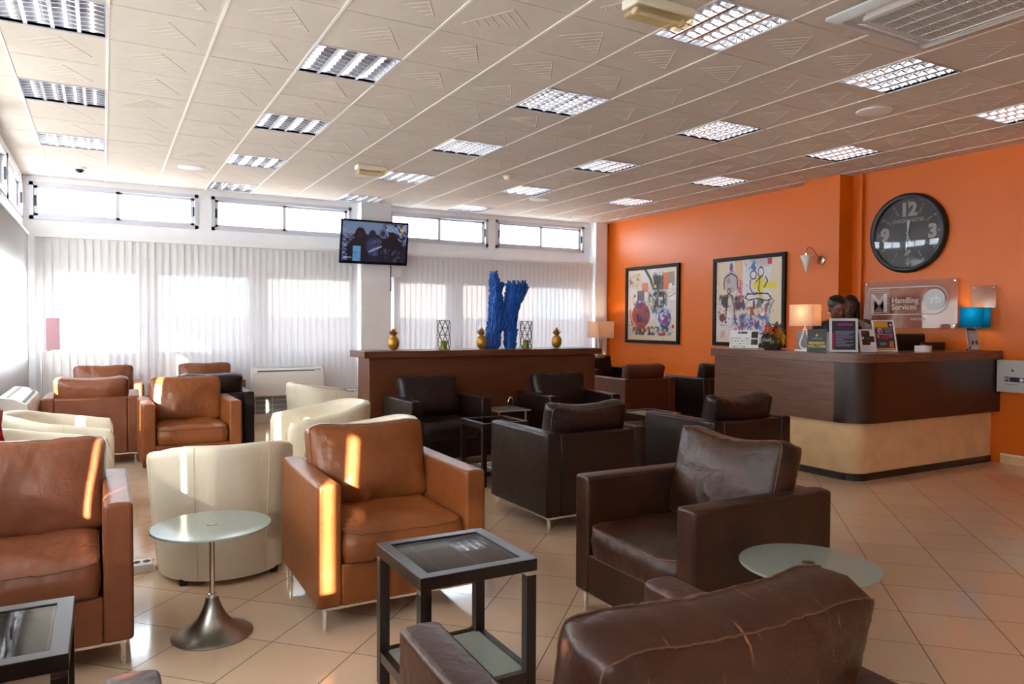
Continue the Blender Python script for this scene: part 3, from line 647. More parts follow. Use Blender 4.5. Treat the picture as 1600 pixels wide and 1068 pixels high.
CH = [  # label, x, y, deg, leather, seed, sag, seam
 ('tan leather armchair front centre, sun patch on its back cushion, beside the glass-topped table', 1.258, 3.673, -.4, 'tan', 1, .03, 'seamdark'),
 ('large reddish tan leather armchair cut off by the left edge, behind the corner table', -.32, 3.744, 0, 'cognac', 2, .02, 'seamdark'),
 ('tan leather armchair facing the camera behind the cream tub chair, left middle distance', .706, 7.639, 1, 'tan', 3, .015, 'seamdark'),
 ('tan brown leather armchair seen from behind at left, beside the cream tub chairs', -.098, 8.596, 178.5, 'cognac', 4, .035, 'seamdark'),
 ('tan leather armchair against the far blinds at left, only its cushion and lit arm showing', .0, 10.15, 0, 'cognac', 5, .02, 'seamdark'),
 ('greyish tan leather armchair farthest back at the blinds, only its cushion top showing', 1.18, 10.3, 0, 'cognac', 6, .02, 'seamdark'),
 ('dark brown leather armchair seen from behind, back to back with a tan armchair', .978, 8.52, 180, 'espresso', 7, .02, 'seamdark'),
 ('dark brown leather armchair facing the camera at the left end of the wooden divider', 2.924, 6.794, 0, 'espresso', 8, .02, 'seamdark'),
 ('dark brown leather armchair facing the camera at the right end of the wooden divider', 4.378, 6.603, -5, 'espresso', 9, .02, 'seamdark'),
 ('dark brown leather armchair seen from behind in the centre, tan worn piping on its cushion', 2.987, 4.511, 180, 'espressoworn', 10, .05, 'seam'),
 ('dark brown leather armchair seen from behind in front of the reception counter', 4.429, 4.451, 180, 'espressoworn', 11, .06, 'seamdark'),
 ('mid brown leather armchair turned to the left, right foreground, pale seam on its cushion', 2.426, 2.554, -90.5, 'brown', 12, .05, 'seam'),
 ('scuffed dark brown leather armchair seen from behind at the bottom right foreground', 1.022, 1.242, 178, 'scuffed', 13, .035, 'seambrown'),
 ('rust brown leather armchair seen from behind beyond the divider, by the orange wall', 6.492, 8.124, 177, 'rust', 14, .025, 'seamdark'),
 ('dark leather armchair seen from behind, half hidden by the left end of the reception counter', 7.585, 7.842, 180, 'espresso', 15, .03, 'seamdark'),
 ('dark leather armchair in the far corner by the lamp, partly hidden by the divider', 7.39, 10.07, 0, 'espresso', 16, .02, 'seamdark'),
 ('dark brown leather armchair with only one arm tip showing at the bottom left edge', -.32, 1.31, 180, 'scuffed', 17, .03, 'seam'),
]
for c in CH: club_chair(*c[:5], seed=c[5], sag=c[6], seam=c[7])

# ------------------------------------------------------------------ cream tub chairs
def tubh(y):
    return .64+.055*min(1, (y+.34)/.34) if y <= 0 else .695+.06*math.sin(min(1, y/.385)*PI/2)**1.5
def tub_parts():
    R, Fy, th = .385, -.34, .085; path = []; n = 26
    for k in range(7): path.append((-R, Fy+(-.0-Fy)*k/7, 0))
    for k in range(n+1): a = PI-PI*k/n; path.append((R*math.cos(a), R*math.sin(a), 1))
    for k in range(1, 8): path.append((R, (Fy)*k/7, 0))
    mb = MB(); secs = []; K = len(path)
    for q, (x, y, _) in enumerate(path):
        h = tubh(y)
        nx, ny = (x, 0) if y <= 0 else (x, y); l = math.hypot(nx, ny); nx, ny = nx/l, ny/l
        sec = []
        prof = [(-.045, .03), (-.030, .20), (-.012, .45), (0, h-.05), (-.004, h-.018), (-.018, h-.003), (-.045, h+.002), (-th+.018, h-.003), (-th+.002, h-.02), (-th, h-.06), (-th-.0, .45), (-th-.01, .30), (-th-.012, .03)]
        for d, z in prof: sec.append((x+nx*d, y+ny*d, z))
        secs.append(sec)
    m = len(secs[0]); vs = [v for s in secs for v in s]; fs = []
    for q in range(K-1):
        for j in range(m): fs.append((q*m+j, q*m+(j+1) % m, (q+1)*m+(j+1) % m, (q+1)*m+j))
    # rounded front ends
    for q, sg in ((0, 1), (K-1, -1)):
        b = q*m; c = Vector((0, 0, 0)); 
        for v in secs[q]: c += Vector(v)/m
        o = len(vs); vs += [tuple(Vector(v)*.72+c*.28+Vector((0, -.022, 0))) for v in secs[q]]
        for j in range(m): fs.append((b+j, b+(j+1) % m, o+(j+1) % m, o+j))
        fs.append(tuple(o+j for j in range(m)))
    mb.add(vs, fs)
    seat = MB(); pr = []
    for k in range(33): a = PI*k/32; pr.append((.285*math.cos(a), .02+.285*math.sin(a)))
    pr += [(-.285, -.30), (-.25, -.345), (.25, -.345), (.285, -.30)]
    for z, sc in ((.19, .98), (.21, 1), (.37, 1), (.395, .985), (.41, .93), (.418, .7), (.42, .3)): pass
    rings = [(.034, .97), (.19, .97), (.20, 1), (.37, 1), (.395, .985), (.41, .93), (.418, .7), (.42, .3)]; k = len(pr); vs = [(x*s, y*s, z) for z, s in rings for x, y in pr]
    seat.add(vs, [(q*k+i, q*k+(i+1) % k, (q+1)*k+(i+1) % k, (q+1)*k+i) for q in range(len(rings)-1) for i in range(k)]+[tuple((len(rings)-1)*k+i for i in range(k)), tuple(reversed(range(k)))])
    sms = []
    for a in (60, 120, 200, -20):
        sm = MB(); sms.append(sm)
        a = math.radians(a); r = .387; x, y = r*math.cos(a), r*math.sin(a)
        if y < 0: x, y = math.copysign(.387, x), -.05
        l = math.hypot(x, max(0, y)); nx, ny = x/l, max(0, y)/l
        h = tubh(y)
        sm.tube([(x+nx*(d), y+ny*(d), z) for d, z in ((-.046, .04), (-.031, .20), (-.0132, .45), (-.001, h-.05), (-.006, h-.016), (-.02, h-.002))], .0022, 6)
    ft = MB().lathe([(0, 0), (.022, 0), (.024, .034), (0, .034)], 14)
    return mb, seat, sms, ft
TP = tub_parts()
def tub(label, x, y, deg):
    t = thing('tub_chair', label, 'tub chair', (x, y, 0), math.radians(deg), 'cream leather tub chairs')
    link('shell', cm('tubshell', TP[0], M_['cream'], 50), t); link('seat', cm('tubseat', TP[1], M_['cream'], 50), t); [link('seam', cm('tubseam%d' % k, q, M_['seamcream']), t) for k, q in enumerate(TP[2])]
    for sx in (-1, 1):
        for sy in (-.26, .22): link('foot', cm('tubfoot', TP[3], M_['black']), t, (sx*.235, sy, 0))
    return t
tub('cream leather tub chair seen from behind in the foreground, between two tan armchairs', .6, 4.48, 180)
tub('cream leather tub chair hidden behind the front tan armchair, its curved rim showing', 1.56, 4.90, -108)
tub('cream leather tub chair facing left, sunlit inside its far arm, left of the divider', 1.60, 6.08, -90)
tub('cream leather tub chair turned to the right in front of the far fan coil unit', 2.12, 8.12, 90)
tub('cream leather tub chair at the left edge facing right, farther of the pair', -.30, 6.32, 90)
tub('cream leather tub chair at the left edge facing right, nearer, behind the big tan armchair', -.33, 5.25, 90)

# ------------------------------------------------------------------ side tables
def side_table(label, x, y, s=.46, h=.55, frost_shelf=True, deg=0):
    t = thing('side_table', label, 'side table', (x, y, 0), math.radians(deg), 'dark square side tables'); q = s/2; w = .045
    f = MB()
    o = [(-q, -q), (q, -q), (q, q), (-q, q)]; i_ = [(-q+w, -q+w), (q-w, -q+w), (q-w, q-w), (-q+w, q-w)]
    vs = [(a, b, z) for z in (h-.045, h) for a, b in o]+[(a, b, z) for z in (h-.045, h) for a, b in i_]; fs = []
    for k in range(4):
        n_ = (k+1) % 4; fs += [(k, n_, 4+n_, 4+k), (8+k, 12+k, 12+n_, 8+n_), (4+k, 4+n_, 12+n_, 12+k), (k, 8+k, 8+n_, n_)]
    f.add(vs, fs); f.obj('top_frame', M_['darkwood'], t, bevel=.002, smooth=30)
    MB().box(-q+w-.004, q-w+.004, -q+w-.004, q-w+.004, h-.012, h-.004).obj('glass_top', M_['tableglass'], t, smooth=0)
    for sx in (-1, 1):
        for sy in (-1, 1):
            l = MB().box(-.02, .02, -.02, .02, 0, h-.06).obj('leg', M_['darkwood'], t, bevel=.0015, smooth=30, loc=(sx*(q-.022), sy*(q-.022), 0))
            MB().box(-.0195, .0195, -.0195, .0195, h-.06, h-.045).obj('collar', M_['chrome'], l, smooth=0)
    g = MB(); z = .135
    for b in ((-q+.042, q-.042, -q+.004, -q+.03), (-q+.042, q-.042, q-.03, q-.004), (-q+.004, -q+.03, -q+.042, q-.042), (q-.03, q-.004, -q+.042, q-.042)): g.box(*b, z-.04, z)
    g.obj('shelf_frame', M_['darkwood'], t, smooth=0)
    MB().box(-q+.026, q-.026, -q+.026, q-.026, z-.012, z-.004).obj('shelf_glass', M_['frost'], t, smooth=0)
    return t
side_table('dark wood side table with glass top in the centre foreground, reflecting a ceiling light', 1.155, 2.51)
side_table('dark wood side table with glass top cut off at the lower left corner', -.315, 2.43)
side_table('dark side table with magazine on its lower shelf, centre, between dark armchairs', 3.06, 5.80)
side_table('dark side table with pale reflecting top, half hidden behind two dark armchairs', 4.68, 5.62, deg=0)
side_table('dark side table glimpsed between two tan armchairs at left', .60, 9.30)
def small_table(label, x, y, s=.38, h=.55):
    t = thing('glass_table', label, 'side table', (x, y, 0), 0, 'small frosted glass tables'); q = s/2
    MB().box(-q, q, -q, q, h-.01, h).obj('glass_top', M_['frost'], t, bevel=.002)
    for sx in (-1, 1):
        for sy in (-1, 1): MB().lathe([(.0, 0), (.012, 0), (.012, h-.0105), (0, h-.0105)], 14).obj('leg', M_['chrome'], t, loc=(sx*(q-.04), sy*(q-.04), 0))
    MB().box(-q+.03, q-.03, -q+.03, q-.03, .2, .208).obj('shelf', M_['frost'], t, smooth=0)
small_table('small frosted glass table on chrome legs between the two dark armchairs at the divider', 3.56, 6.50)
small_table('small frosted glass table near the far blinds at the left end of the divider', 2.95, 9.35, .4)
def round_table(label, x, y, h=.5, r=.255):
    t = thing('round_table', label, 'round table', (x, y, 0), 0, 'round frosted glass tables')
    MB().lathe([(0, h-.01), (r-.002, h-.01), (r, h-.008), (r, h-.002), (r-.002, h), (0, h)], 72).obj('glass_top', M_['frost'], t)
    MB().lathe([(0, h), (.024, h), (.024, h+.002), (0, h+.002)], 28).obj('centre_disc', M_['steel'], t)
    pr = [(.172, 0), (.174, .006), (.168, .011), (.13, .024), (.095, .045), (.065, .078), (.045, .115), (.032, .15), (.027, .175), (0, .175)]
    MB().lathe(pr, 56).obj('base', M_['steel'], t)
    MB().lathe([(0, .175), (.019, .175), (.019, .186), (.0115, .189), (.0115, h-.0105), (0, h-.0105)], 20).obj('pole', M_['chrome'], t)
round_table('round frosted glass table on a trumpet steel base in front of the cream tub chair', .42, 3.52)
round_table('round frosted glass table at right foreground between two brown armchairs', 2.35, 1.87)

# ------------------------------------------------------------------ wooden divider and what stands on it
t = thing('divider_cabinet', 'low brown wooden divider with a thick top ledge behind two dark armchairs', 'divider', (2.39, 7.3, 0))
MB().box(0, 2.85, 0, .38, 0, 1.05).obj('body', M_['divwood'], t, bevel=.004); MB().box(-.07, 2.91, -.06, .44, 1.05, 1.12).obj('top_ledge', M_['divwood'], t, bevel=.004)
ZD = 1.12
def make_pineapple(label, x):
    t = thing('gold_pineapple', label, 'ornament', (x, 7.42, ZD), 0, 'gold pineapples on the divider')
    b = MB(); pr = []
    for k in range(25): a = -PI/2+PI*k/24; pr.append((max(0, .060*math.cos(a)**.9 if math.cos(a) > 0 else 0), .080+.080*math.sin(a)))
    b.lathe(pr, 40)
    def fn(v):
        a = math.atan2(v.y, v.x); r = math.hypot(v.x, v.y)
        if r < .01: return Vector((v.x, v.y, max(0.0, v.z)))
        g = .5+.5*math.cos(a*8+v.z*95)*1; h = .5+.5*math.cos(a*8-v.z*95); s = 1+.05*(g*h)
        return Vector((v.x*s, v.y*s, max(0.0, v.z)))
    b.xf(fn); b.obj('body', M_['gold'], t, smooth=60)
    c = MB(); rr_ = random.Random(5)
    for ring, (nn, r0, ln, lean) in enumerate(((9, .020, .040, .034), (9, .018, .055, .028), (8, .014, .07, .020), (6, .010, .085, .012), (4, .004, .098, .004))):
        for k in range(nn):
            a = 2*PI*k/nn+ring*.5; d = Vector((math.cos(a), math.sin(a), 0)); s = Vector((-d.y, d.x, 0)); z = .158
            p0 = d*r0+Vector((0, 0, z)); p1 = d*(r0+lean*.7)+Vector((0, 0, z+ln*.6)); p2 = d*(r0+lean*1.5)+Vector((0, 0, z+ln))
            w = .0105
            c.add([p0-s*w, p0+s*w, p1+s*w*.9, p1-s*w*.9, p2, p0+d*.004, p1+d*.004], [(0, 1, 2, 3), (3, 2, 4), (0, 3, 6, 5), (5, 6, 2, 1), (3, 4, 6), (6, 4, 2)])
    c.obj('crown', M_['gold'], t, smooth=60)
make_pineapple('gold pineapple ornament at the left end of the wooden divider', 2.70)
make_pineapple('gold pineapple ornament in the middle, left of the blue sculpture', 3.75)
make_pineapple('gold pineapple ornament at the right end of the wooden divider', 4.76)
def holder(label, x, y=7.44):
    t = thing('candle_holder', label, 'candle holder', (x, y, ZD), 0, 'wire lattice candle holders'); w = MB(); R, n, rows, H_ = .074, 7, 4, .325
    ring = lambda j, i: Vector((R*math.cos(2*PI*(i+.5*(j % 2))/n), R*math.sin(2*PI*(i+.5*(j % 2))/n), .004+j*(H_-.008)/rows))
    for j in range(rows+1):
        for i in range(n):
            if j < rows+1: w.tube([ring(j, i), ring(j, i+1)], .0032, 5)
            if j < rows:
                w.tube([ring(j, i), ring(j+1, i)], .0032, 5); w.tube([ring(j, i), ring(j+1, i-1 if j % 2 == 0 else i+1)], .0032, 5)
    w.obj('lattice', M_['wire'], t)
    c = thing('candle', 'squat green candle inside the wire holder '+('left' if x < 4 else 'right')+' of the blue sculpture', 'candle', (x, y, ZD), .4, 'green candles')
    MB().lathe([(.0, 0), (.046, 0), (.046, .012), (.0, .012)], 24).obj('base', M_['gold'], c); MB().lathe([(0, .012), (.042, .012), (.03, .1), (.026, .104), (0, .102)], 6).obj('wax', M_['candle'], c, smooth=20)
holder('bronze wire lattice candle holder left of the blue sculpture', 3.29); holder('bronze wire lattice candle holder right of the blue sculpture', 4.345)
# blue sculpture of pegs
t = thing('peg_sculpture', 'tall bright blue sculpture of clustered pegs on the divider', 'sculpture', (4.05, 7.52, ZD)); s = MB(); rp = random.Random(11)
def trunk(pts):
    """pts: (z, x centre, half width, half depth)"""
    vs = []; n = 14; fs = []
    for z, x, a, b in pts:
        for i in range(n): q = 2*PI*i/n; vs.append((x+a*math.cos(q), b*math.sin(q), z))
    for k in range(len(pts)-1):
        for i in range(n): fs.append((k*n+i, k*n+(i+1) % n, (k+1)*n+(i+1) % n, (k+1)*n+i))
    fs += [tuple(reversed(range(n))), tuple((len(pts)-1)*n+i for i in range(n))]; s.add(vs, fs)
    for k in range(len(pts)-1):
        (z0, x0, a0, b0), (z1, x1, a1, b1) = pts[k], pts[k+1]; L = math.hypot(z1-z0, x1-x0); m = max(2, int(L/.03))
        for r in range(m):
            f = (r+rp.random()*.8)/m; zc, xc, a, b = (z0+(z1-z0)*f, x0+(x1-x0)*f, a0+(a1-a0)*f, b0+(b1-b0)*f); nn = max(7, int((a+b)*2.2/.022))
            for i in range(nn):
                q = 2*PI*(i+rp.random())/nn; d = Vector((x1-x0, 0, z1-z0)).normalized(); p = Vector((xc+a*math.cos(q)*1.0, b*math.sin(q), zc)); l = rp.uniform(.03, .065)
                d = (d+Vector((rp.uniform(-.25, .25)+.12*math.cos(q), rp.uniform(-.25, .25)+.12*math.sin(q), 0))).normalized(); e = p+d*l
                if p.z < .0: continue
                s.tube([p, e], .0095, 6)
trunk([(0, -.13, .09, .07), (.12, -.105, .085, .075), (.3, -.075, .075, .075), (.5, -.06, .075, .07), (.7, -.07, .06, .06), (.8, -.085, .045, .05), (.86, -.092, .022, .03)])
trunk([(0, -.215, .025, .03), (.1, -.17, .03, .04), (.22, -.12, .04, .05)])
trunk([(0, .125, .065, .06), (.22, .13, .07, .06), (.42, .13, .08, .07), (.52, .15, .105, .075), (.65, .20, .135, .08), (.72, .215, .13, .08), (.755, .21, .10, .06)])
trunk([(.21, -.01, .07, .06), (.30, .02, .11, .06), (.38, .02, .11, .06), (.40, .02, .09, .05)])
s.sphere((.015, 0, .745), .035, 14, 9); s.tube([(-.05, 0, .62), (-.01, 0, .69), (.01, 0, .735)], .03, 8)
for k in range(40):
    a = rp.uniform(-.12, .30); 
for k in range(34): x = .10+.215*rp.random(); zt = .745-.55*max(0, x-.27)-.2*max(0, .15-x); s.tube([(x, rp.uniform(-.05, .05), zt-.05), (x+.01, rp.uniform(-.05, .05), zt+rp.uniform(.0, .03))], .0085, 5)
s.tube([(-.095, 0, .84), (-.095, 0, .885)], .014, 7); s.tube([(-.085, .01, .84), (-.08, .01, .89)], .009, 7)
s.xf(lambda v: Vector((v.x, v.y, max(.0005, v.z)))); s.obj('pegs', M_['bluepaint'], t, smooth=40)

# ------------------------------------------------------------------ reception counter
def cpath(d, yend, n=9):
    r = .25-d; o = [(XR-.002, 4.12+d), (6.05, 4.12+d)]
    for k in range(1, n+1): a = -PI/2-PI/2*k/n; o.append((6.05+r*math.cos(a), 4.37+r*math.sin(a)))
    return o+[(5.8+d, yend)]
def cpoly(d, yend, inner=.42): return cpath(d, yend)+[(5.8+inner, yend), (5.8+inner, 4.12+inner), (XR-.002, 4.12+inner)]
t = thing('reception_counter', 'curved reception counter, walnut top half over a pale polished stucco base', 'counter', (0, 0, 0))
MB().prism(cpoly(.075, 5.84, .40), 0, .065).obj('plinth', M_['plinth'], t, smooth=30); MB().prism(cpoly(.085, 5.84, .40), .065, .53).obj('base_panel', M_['stucco'], t, smooth=30)
def strip(d, i0, i1, z0, z1, th=.03):
    p = cpath(d, 5.86); q = cpath(d+th, 5.86); a = p[i0:i1+1]; b = q[i0:i1+1]; return MB().prism(a+b[::-1], z0, z1)
strip(0, 0, 1, .53, 1.075).obj('right_panel', M_['counterwood_dark'], t, smooth=30); strip(0, 1, 10, .53, 1.075).obj('corner_panel', M_['counterwood_dark'], t, smooth=40); strip(0, 10, 11, .53, 1.075).obj('left_panel', M_['counterwood'], t, smooth=30)  # left panel lighter, window reflection put into its colour
MB().prism(cpoly(.031, 5.86, .41), .531, 1.074).obj('carcass', M_['counterwood_dark'], t, smooth=30)
MB().prism(cpoly(-.022, 5.90, .44), 1.075, 1.158).obj('countertop', M_['counterwood'], t, smooth=30, bevel=.003)
ZT = 1.158
t = thing('reception_desk', 'lower dark work desk behind the reception counter', 'desk', (0, 0, 0))
MB().prism([(6.26, 5.8), (6.26, 4.60), (8.04, 4.60), (8.04, 4.80), (6.62, 4.80), (6.62, 5.8)], .72, .75).obj('desk_top', M_['counterwood_dark'], t, smooth=0)
for x0, x1, y0, y1 in ((6.28, 6.31, 5.74, 5.79), (6.28, 6.33, 4.62, 4.67), (7.98, 8.02, 4.62, 4.78)): MB().box(x0, x1, y0, y1, 0, .72).obj('leg', M_['counterwood_dark'], t, smooth=0)
FACE = -1.02          # yaw of things on the counter that face the lounge
def monitor(label, x, y, rz, w, h, zc, zb, mt):
    t = thing('computer_monitor', label, 'monitor', (x, y, zb), rz); c = zc-zb
    MB().box(-w/2, w/2, -.02, .025, c-h/2, c+h/2).obj('housing', M_[mt], t, bevel=.008); MB().box(-w/2+.015, w/2-.015, -.023, -.02, c-h/2+.015, c+h/2-.015).obj('screen', M_['black'], t, smooth=0)
    MB().box(-.03, .03, .025, .055, .01, c).obj('stand', M_[mt], t, bevel=.004); MB().box(-.11, .11, -.07, .1, 0, .012).obj('foot', M_[mt], t, bevel=.004)
monitor('grey computer monitor seen from behind, beyond the counter lamp', 6.42, 5.02, PI/2, .52, .36, 1.165, .75, 'grey')
monitor('dark computer monitor low behind the right half of the counter', 7.82, 4.68, PI, .40, .30, 1.085, .75, 'black')
t = thing('office_chair', 'black high-backed office chair behind the reception counter', 'office chair', (7.74, 5.11, 0), PI)
b = MB(); b.box(-.26, .26, .19, .25, .62, 1.325); b.obj('backrest', M_['black'], t, bevel=.05, seg=4); MB().box(-.25, .25, -.25, .2, .44, .52).obj('seat', M_['black'], t, bevel=.03, seg=3)
MB().box(-.04, .04, .2, .235, .40, .7).obj('back_bracket', M_['black'], t); MB().cyl((0, 0), .028, .09, .44, 16).obj('gas_column', M_['chrome'], t)
for k in range(5):
    a = 2*PI*k/5; bl = MB().tube([(.02*math.cos(a), .02*math.sin(a), .1), (.27*math.cos(a), .27*math.sin(a), .075)], [.026, .016], 8).obj('base_arm', M_['black'], t)
    MB().sphere((.27*math.cos(a), .27*math.sin(a), .03), .029, 12, 8).obj('castor', M_['black'], bl)

# things on the counter
def stand_panel(nm, label, cat, x, y, rz, w, h, lean, arr, base='acrylic', frame=None, fw=.015):
    t = thing(nm, label, cat, (x, y, ZT), rz); A = math.radians(-lean)
    if frame:
        f = MB()
        for q in ((-w/2-fw, w/2+fw, -.008, .008, 0, fw), (-w/2-fw, w/2+fw, -.008, .008, h+fw, h+2*fw), (-w/2-fw, -w/2, -.008, .008, fw, h+fw), (w/2, w/2+fw, -.008, .008, fw, h+fw)): f.box(*q)
        f.obj('frame', M_[frame], t, smooth=0, rot=(A, 0, 0), loc=(0, 0, .006)); off = fw+.006
    else: off = .006
    R = Matrix.Rotation(A, 3, 'X'); panel('print', w, h, arr, M_['art'], t, loc=R @ Vector((0, -.003, off)), rot=(A, 0, 0))
    bk = MB().box(-w/2, w/2, -.002, .004, 0, h).obj('backing', M_['paper'], t, smooth=0, rot=(A, 0, 0), loc=R @ Vector((0, 0, off)))
    MB().box(-w/2, w/2, -.02, .02+.35*h*math.sin(math.radians(lean))+.03, 0, .005).obj('foot', M_[base], t, smooth=0)
    return t
# wide white information card
p = Paint(66, 42, (232, 230, 228)); p.rect(.74, .08, .97, .44, (40, 38, 40)).rect(.74, .50, .97, .82, (44, 38, 36)).rect(.76, .53, .85, .79, (84, 58, 44)).rect(.28, .06, .37, .2, (90, 90, 96)).rect(.38, .06, .62, .2, (52, 52, 96)).ell(.62, .13, .035, .06, (228, 228, 232))
for y_, sd in ((.44, 1), (.58, 2), (.73, 3), (.9, 4)):
    rs = np.random.RandomState(sd)
    for k in range(9): 
        x_ = .05+.072*k
        if rs.rand() < .75: p.rect(x_, y_, x_+.02+rs.rand()*.04, y_+.03+.04*rs.rand(), (120, 118, 124) if rs.rand() < .7 else (70, 70, 80))
stand_panel('information_card', 'wide white information card standing at the left end of the counter', 'card', 5.93, 5.575, FACE, .30, .195, 16, p.a)
# framed notice
p = Paint(40, 54, (38, 34, 58)); p.rect(0, .4, .1, 1, (176, 42, 66)).rect(.24, .1, .9, .17, (150, 26, 98)).rect(.0, .0, .08, .4, (70, 40, 64))
for k in range(10): p.rect(.14, .36+.055*k, (.95, .9, .75, .92, .88, .5, .9, .6, .93, .8)[k], .385+.055*k, (112, 110, 136))
stand_panel('framed_notice', 'dark purple notice in a silver frame on the counter, in front of the receptionist', 'notice', 5.97, 4.40, -.72, .205, .27, 6, p.a, frame='lightgrey', fw=.02)
p = Paint(36, 46, (226, 222, 222)); p.rect(.14, .06, .68, .70, (66, 32, 32)).rect(.68, .30, .95, .56, (60, 30, 32)).rect(.10, .32, .28, .44, (220, 196, 190)).rect(.25, .14, .42, .17, (150, 110, 104)).rect(.42, .38, .6, .41, (150, 110, 104)).rect(.06, .74, .95, .98, (206, 204, 208))
stand_panel('leaflet_card', 'small white card with maroon blocks on the counter right of the framed notice', 'card', 6.19, 4.30, -.5, .145, .215, 14, p.a)
p = Paint(44, 60, (66, 52, 74)); p.rect(0, .02, .76, .20, (214, 158, 20)).rect(.78, .02, 1, .20, (40, 38, 70)).ell(.89, .12, .07, .05, (190, 190, 206)).rect(0, .215, 1, .235, (190, 170, 176)).rect(0, .44, 1, .46, (160, 140, 150)).rect(0, .66, 1, .675, (160, 140, 150)).ell(.3, .33, .13, .09, (206, 176, 160)).ell(.32, .35, .07, .06, (176, 40, 26)).rect(.55, .27, .9, .4, (112, 104, 122)).ell(.18, .53, .07, .06, (206, 104, 74)).rect(.34, .49, .74, .60, (150, 46, 54)).ell(.84, .52, .05, .05, (200, 130, 80)).rect(.2, .74, .55, .82, (130, 136, 130)).rect(.7, .68, .92, .88, (204, 126, 36)).rect(0, .91, 1, .985, (218, 160, 44))
stand_panel('poster_stand', 'yellow and purple poster in a white slanted stand on the counter', 'poster', 6.47, 4.31, -.5, .185, .285, 17, p.a, frame='white', fw=.011)
# black card with gold lettering
t = thing('welcome_sign', 'black card sign with gold lettering beside the counter lamp', 'sign', (5.93, 4.665, ZT), FACE)
A = math.radians(-8); MB().box(-.085, .085, -.004, .004, .004, .215).obj('board', M_['blacksign'], t, smooth=0, rot=(A, 0, 0)); MB().box(-.085, .085, -.02, .07, 0, .004).obj('foot', M_['blacksign'], t, smooth=0)
for s_, z_, sz, mt in (('MEMBERS', .072, .034, 'goldprint'), ('WELCOME', .040, .034, 'goldprint')): text_mb(s_, sz, (0, -.0045, z_), .0004, bold=.0008).obj('lettering', M_[mt], t, smooth=0, rot=(A, 0, 0))
MB().lathe([(.008, 0), (.011, 0), (.011, .001), (.008, .001)], 18, (0, 0, 0), '-y').xf(lambda v: Vector((v.x, v.y-.0042, v.z+.158))).obj('emblem', M_['goldprint'], t, rot=(A, 0, 0)); MB().box(-.009, -.006, -.0052, -.004, .135, .165).obj('emblem_stem', M_['goldprint'], t, smooth=0, rot=(A, 0, 0))
MB().box(-.045, .045, -.0050, -.004, .124, .1265).obj('emblem_line', M_['lightgrey'], t, smooth=0, rot=(A, 0, 0))
# lamp with bulb-outline base
def box_shade(mb, wx, wy, z0, z1, th=.003):
    for s in (-1, 1):
        mb.box(s*wx/2-th/2, s*wx/2+th/2, -wy/2, wy/2, z0, z1); mb.box(-wx/2, wx/2, s*wy/2-th/2, s*wy/2+th/2, z0, z1)
    return mb
def lamp_bulb(t, z, watts, r=.028, col=(1, .78, .52)):
    MB().sphere((0, 0, z), r, 14, 10).obj('bulb', M_['bulb'], t)
    d = bpy.data.lights.new('lamp light', 'POINT'); d.energy = watts; d.color = col; d.shadow_soft_size = .03
    o = bpy.data.objects.new('lamp_light', d); C.objects.link(o); o.parent = t; o.location = (0, 0, z+.045)
t = thing('table_lamp', 'lit table lamp with white bulb-outline base and pinkish box shade on the counter', 'lamp', (6.03, 4.88, ZT))
MB().box(-.06, .06, -.075, .075, 0, .012).obj('base', M_['ceramicwhite'], t, bevel=.003)
o_ = [(0.016, .205), (.018, .18), (.03, .14), (.05, .10), (.061, .07), (.058, .045), (.042, .022), (.018, .014)]
loop = [(y, z) for y, z in o_]+[(-y, z) for y, z in reversed(o_)]
MB().tube([(0, y, z+.006) for y, z in loop], .008, 10, closed=True).obj('bulb_outline', M_['ceramicwhite'], t); MB().cyl((0, 0), .006, .21, .33, 12).obj('stem', M_['ceramicwhite'], t)
box_shade(MB(), .13, .27, .245, .455).obj('shade', M_['shade'], t, smooth=0); lamp_bulb(t, .345, 5)
t = thing('table_lamp', 'table lamp with turquoise box shade at the right end of the counter', 'lamp', (7.985, 4.335, ZT))
MB().box(-.05, .05, -.06, .06, 0, .015).obj('base', M_['chrome'], t, bevel=.003); MB().cyl((0, 0), .008, .015, .34, 14).obj('stem', M_['chrome'], t)
box_shade(MB(), .15, .23, .235, .445).obj('shade', M_['blueshade'], t, smooth=0); lamp_bulb(t, .34, 2.5)
# flower vase
t = thing('vase', 'round smoked textured glass vase on the counter', 'vase', (6.0, 5.25, ZT))
pr = [(0, 0), (.075, 0), (.08, .006), (.10, .03), (.118, .07), (.118, .105), (.10, .145), (.085, .16), (.075, .16), (.088, .145), (.105, .10), (.10, .06), (.06, .015), (0, .012)]
MB().lathe(pr, 36).obj('body', M_['vase'], t)
f = MB(); rf = random.Random(8)
g = thing('flower_arrangement', 'arrangement of orange lilies, mustard foliage and green leaves in the smoked vase', 'flowers', (6.0, 5.25, ZT))
def leaf(mb, base, d, ln, w, droop=.0, n=5):
    d = Vector(d).normalized(); side = d.cross(Vector((0, 0, 1))); side = side.normalized() if side.length > .1 else Vector((1, 0, 0)); pts = []
    for k in range(n+1):
        q = k/n; c = Vector(base)+d*ln*q-Vector((0, 0, droop*q*q)); ww = w*math.sin(PI*min(1, .08+q*.92))**.8*(1 if k < n else 0)
        pts += [c-side*ww, c+Vector((0, 0, -.15*ww)), c+side*ww]
    mb.add(pts, [(3*k, 3*k+1, 3*k+4, 3*k+3) for k in range(n)]+[(3*k+1, 3*k+2, 3*k+5, 3*k+4) for k in range(n)])
TOV = Vector((-.87, -.49, 0)); RT = Vector((.49, -.87, 0))      # towards the lounge / to its right
lv = MB(); 
for a, u, ln, w in ((-.11, .02, .15, .045), (-.06, .0, .14, .05), (-.13, -.08, .13, .025), (.05, .18, .15, .03), (.02, .2, .12, .03), (-.03, .02, .1, .05)):
    leaf(lv, TOV*.03+RT*(a*.3)+Vector((0, 0, .15)), RT*a*8+TOV*.3+Vector((0, 0, u*5+.2)), ln, w, .03)
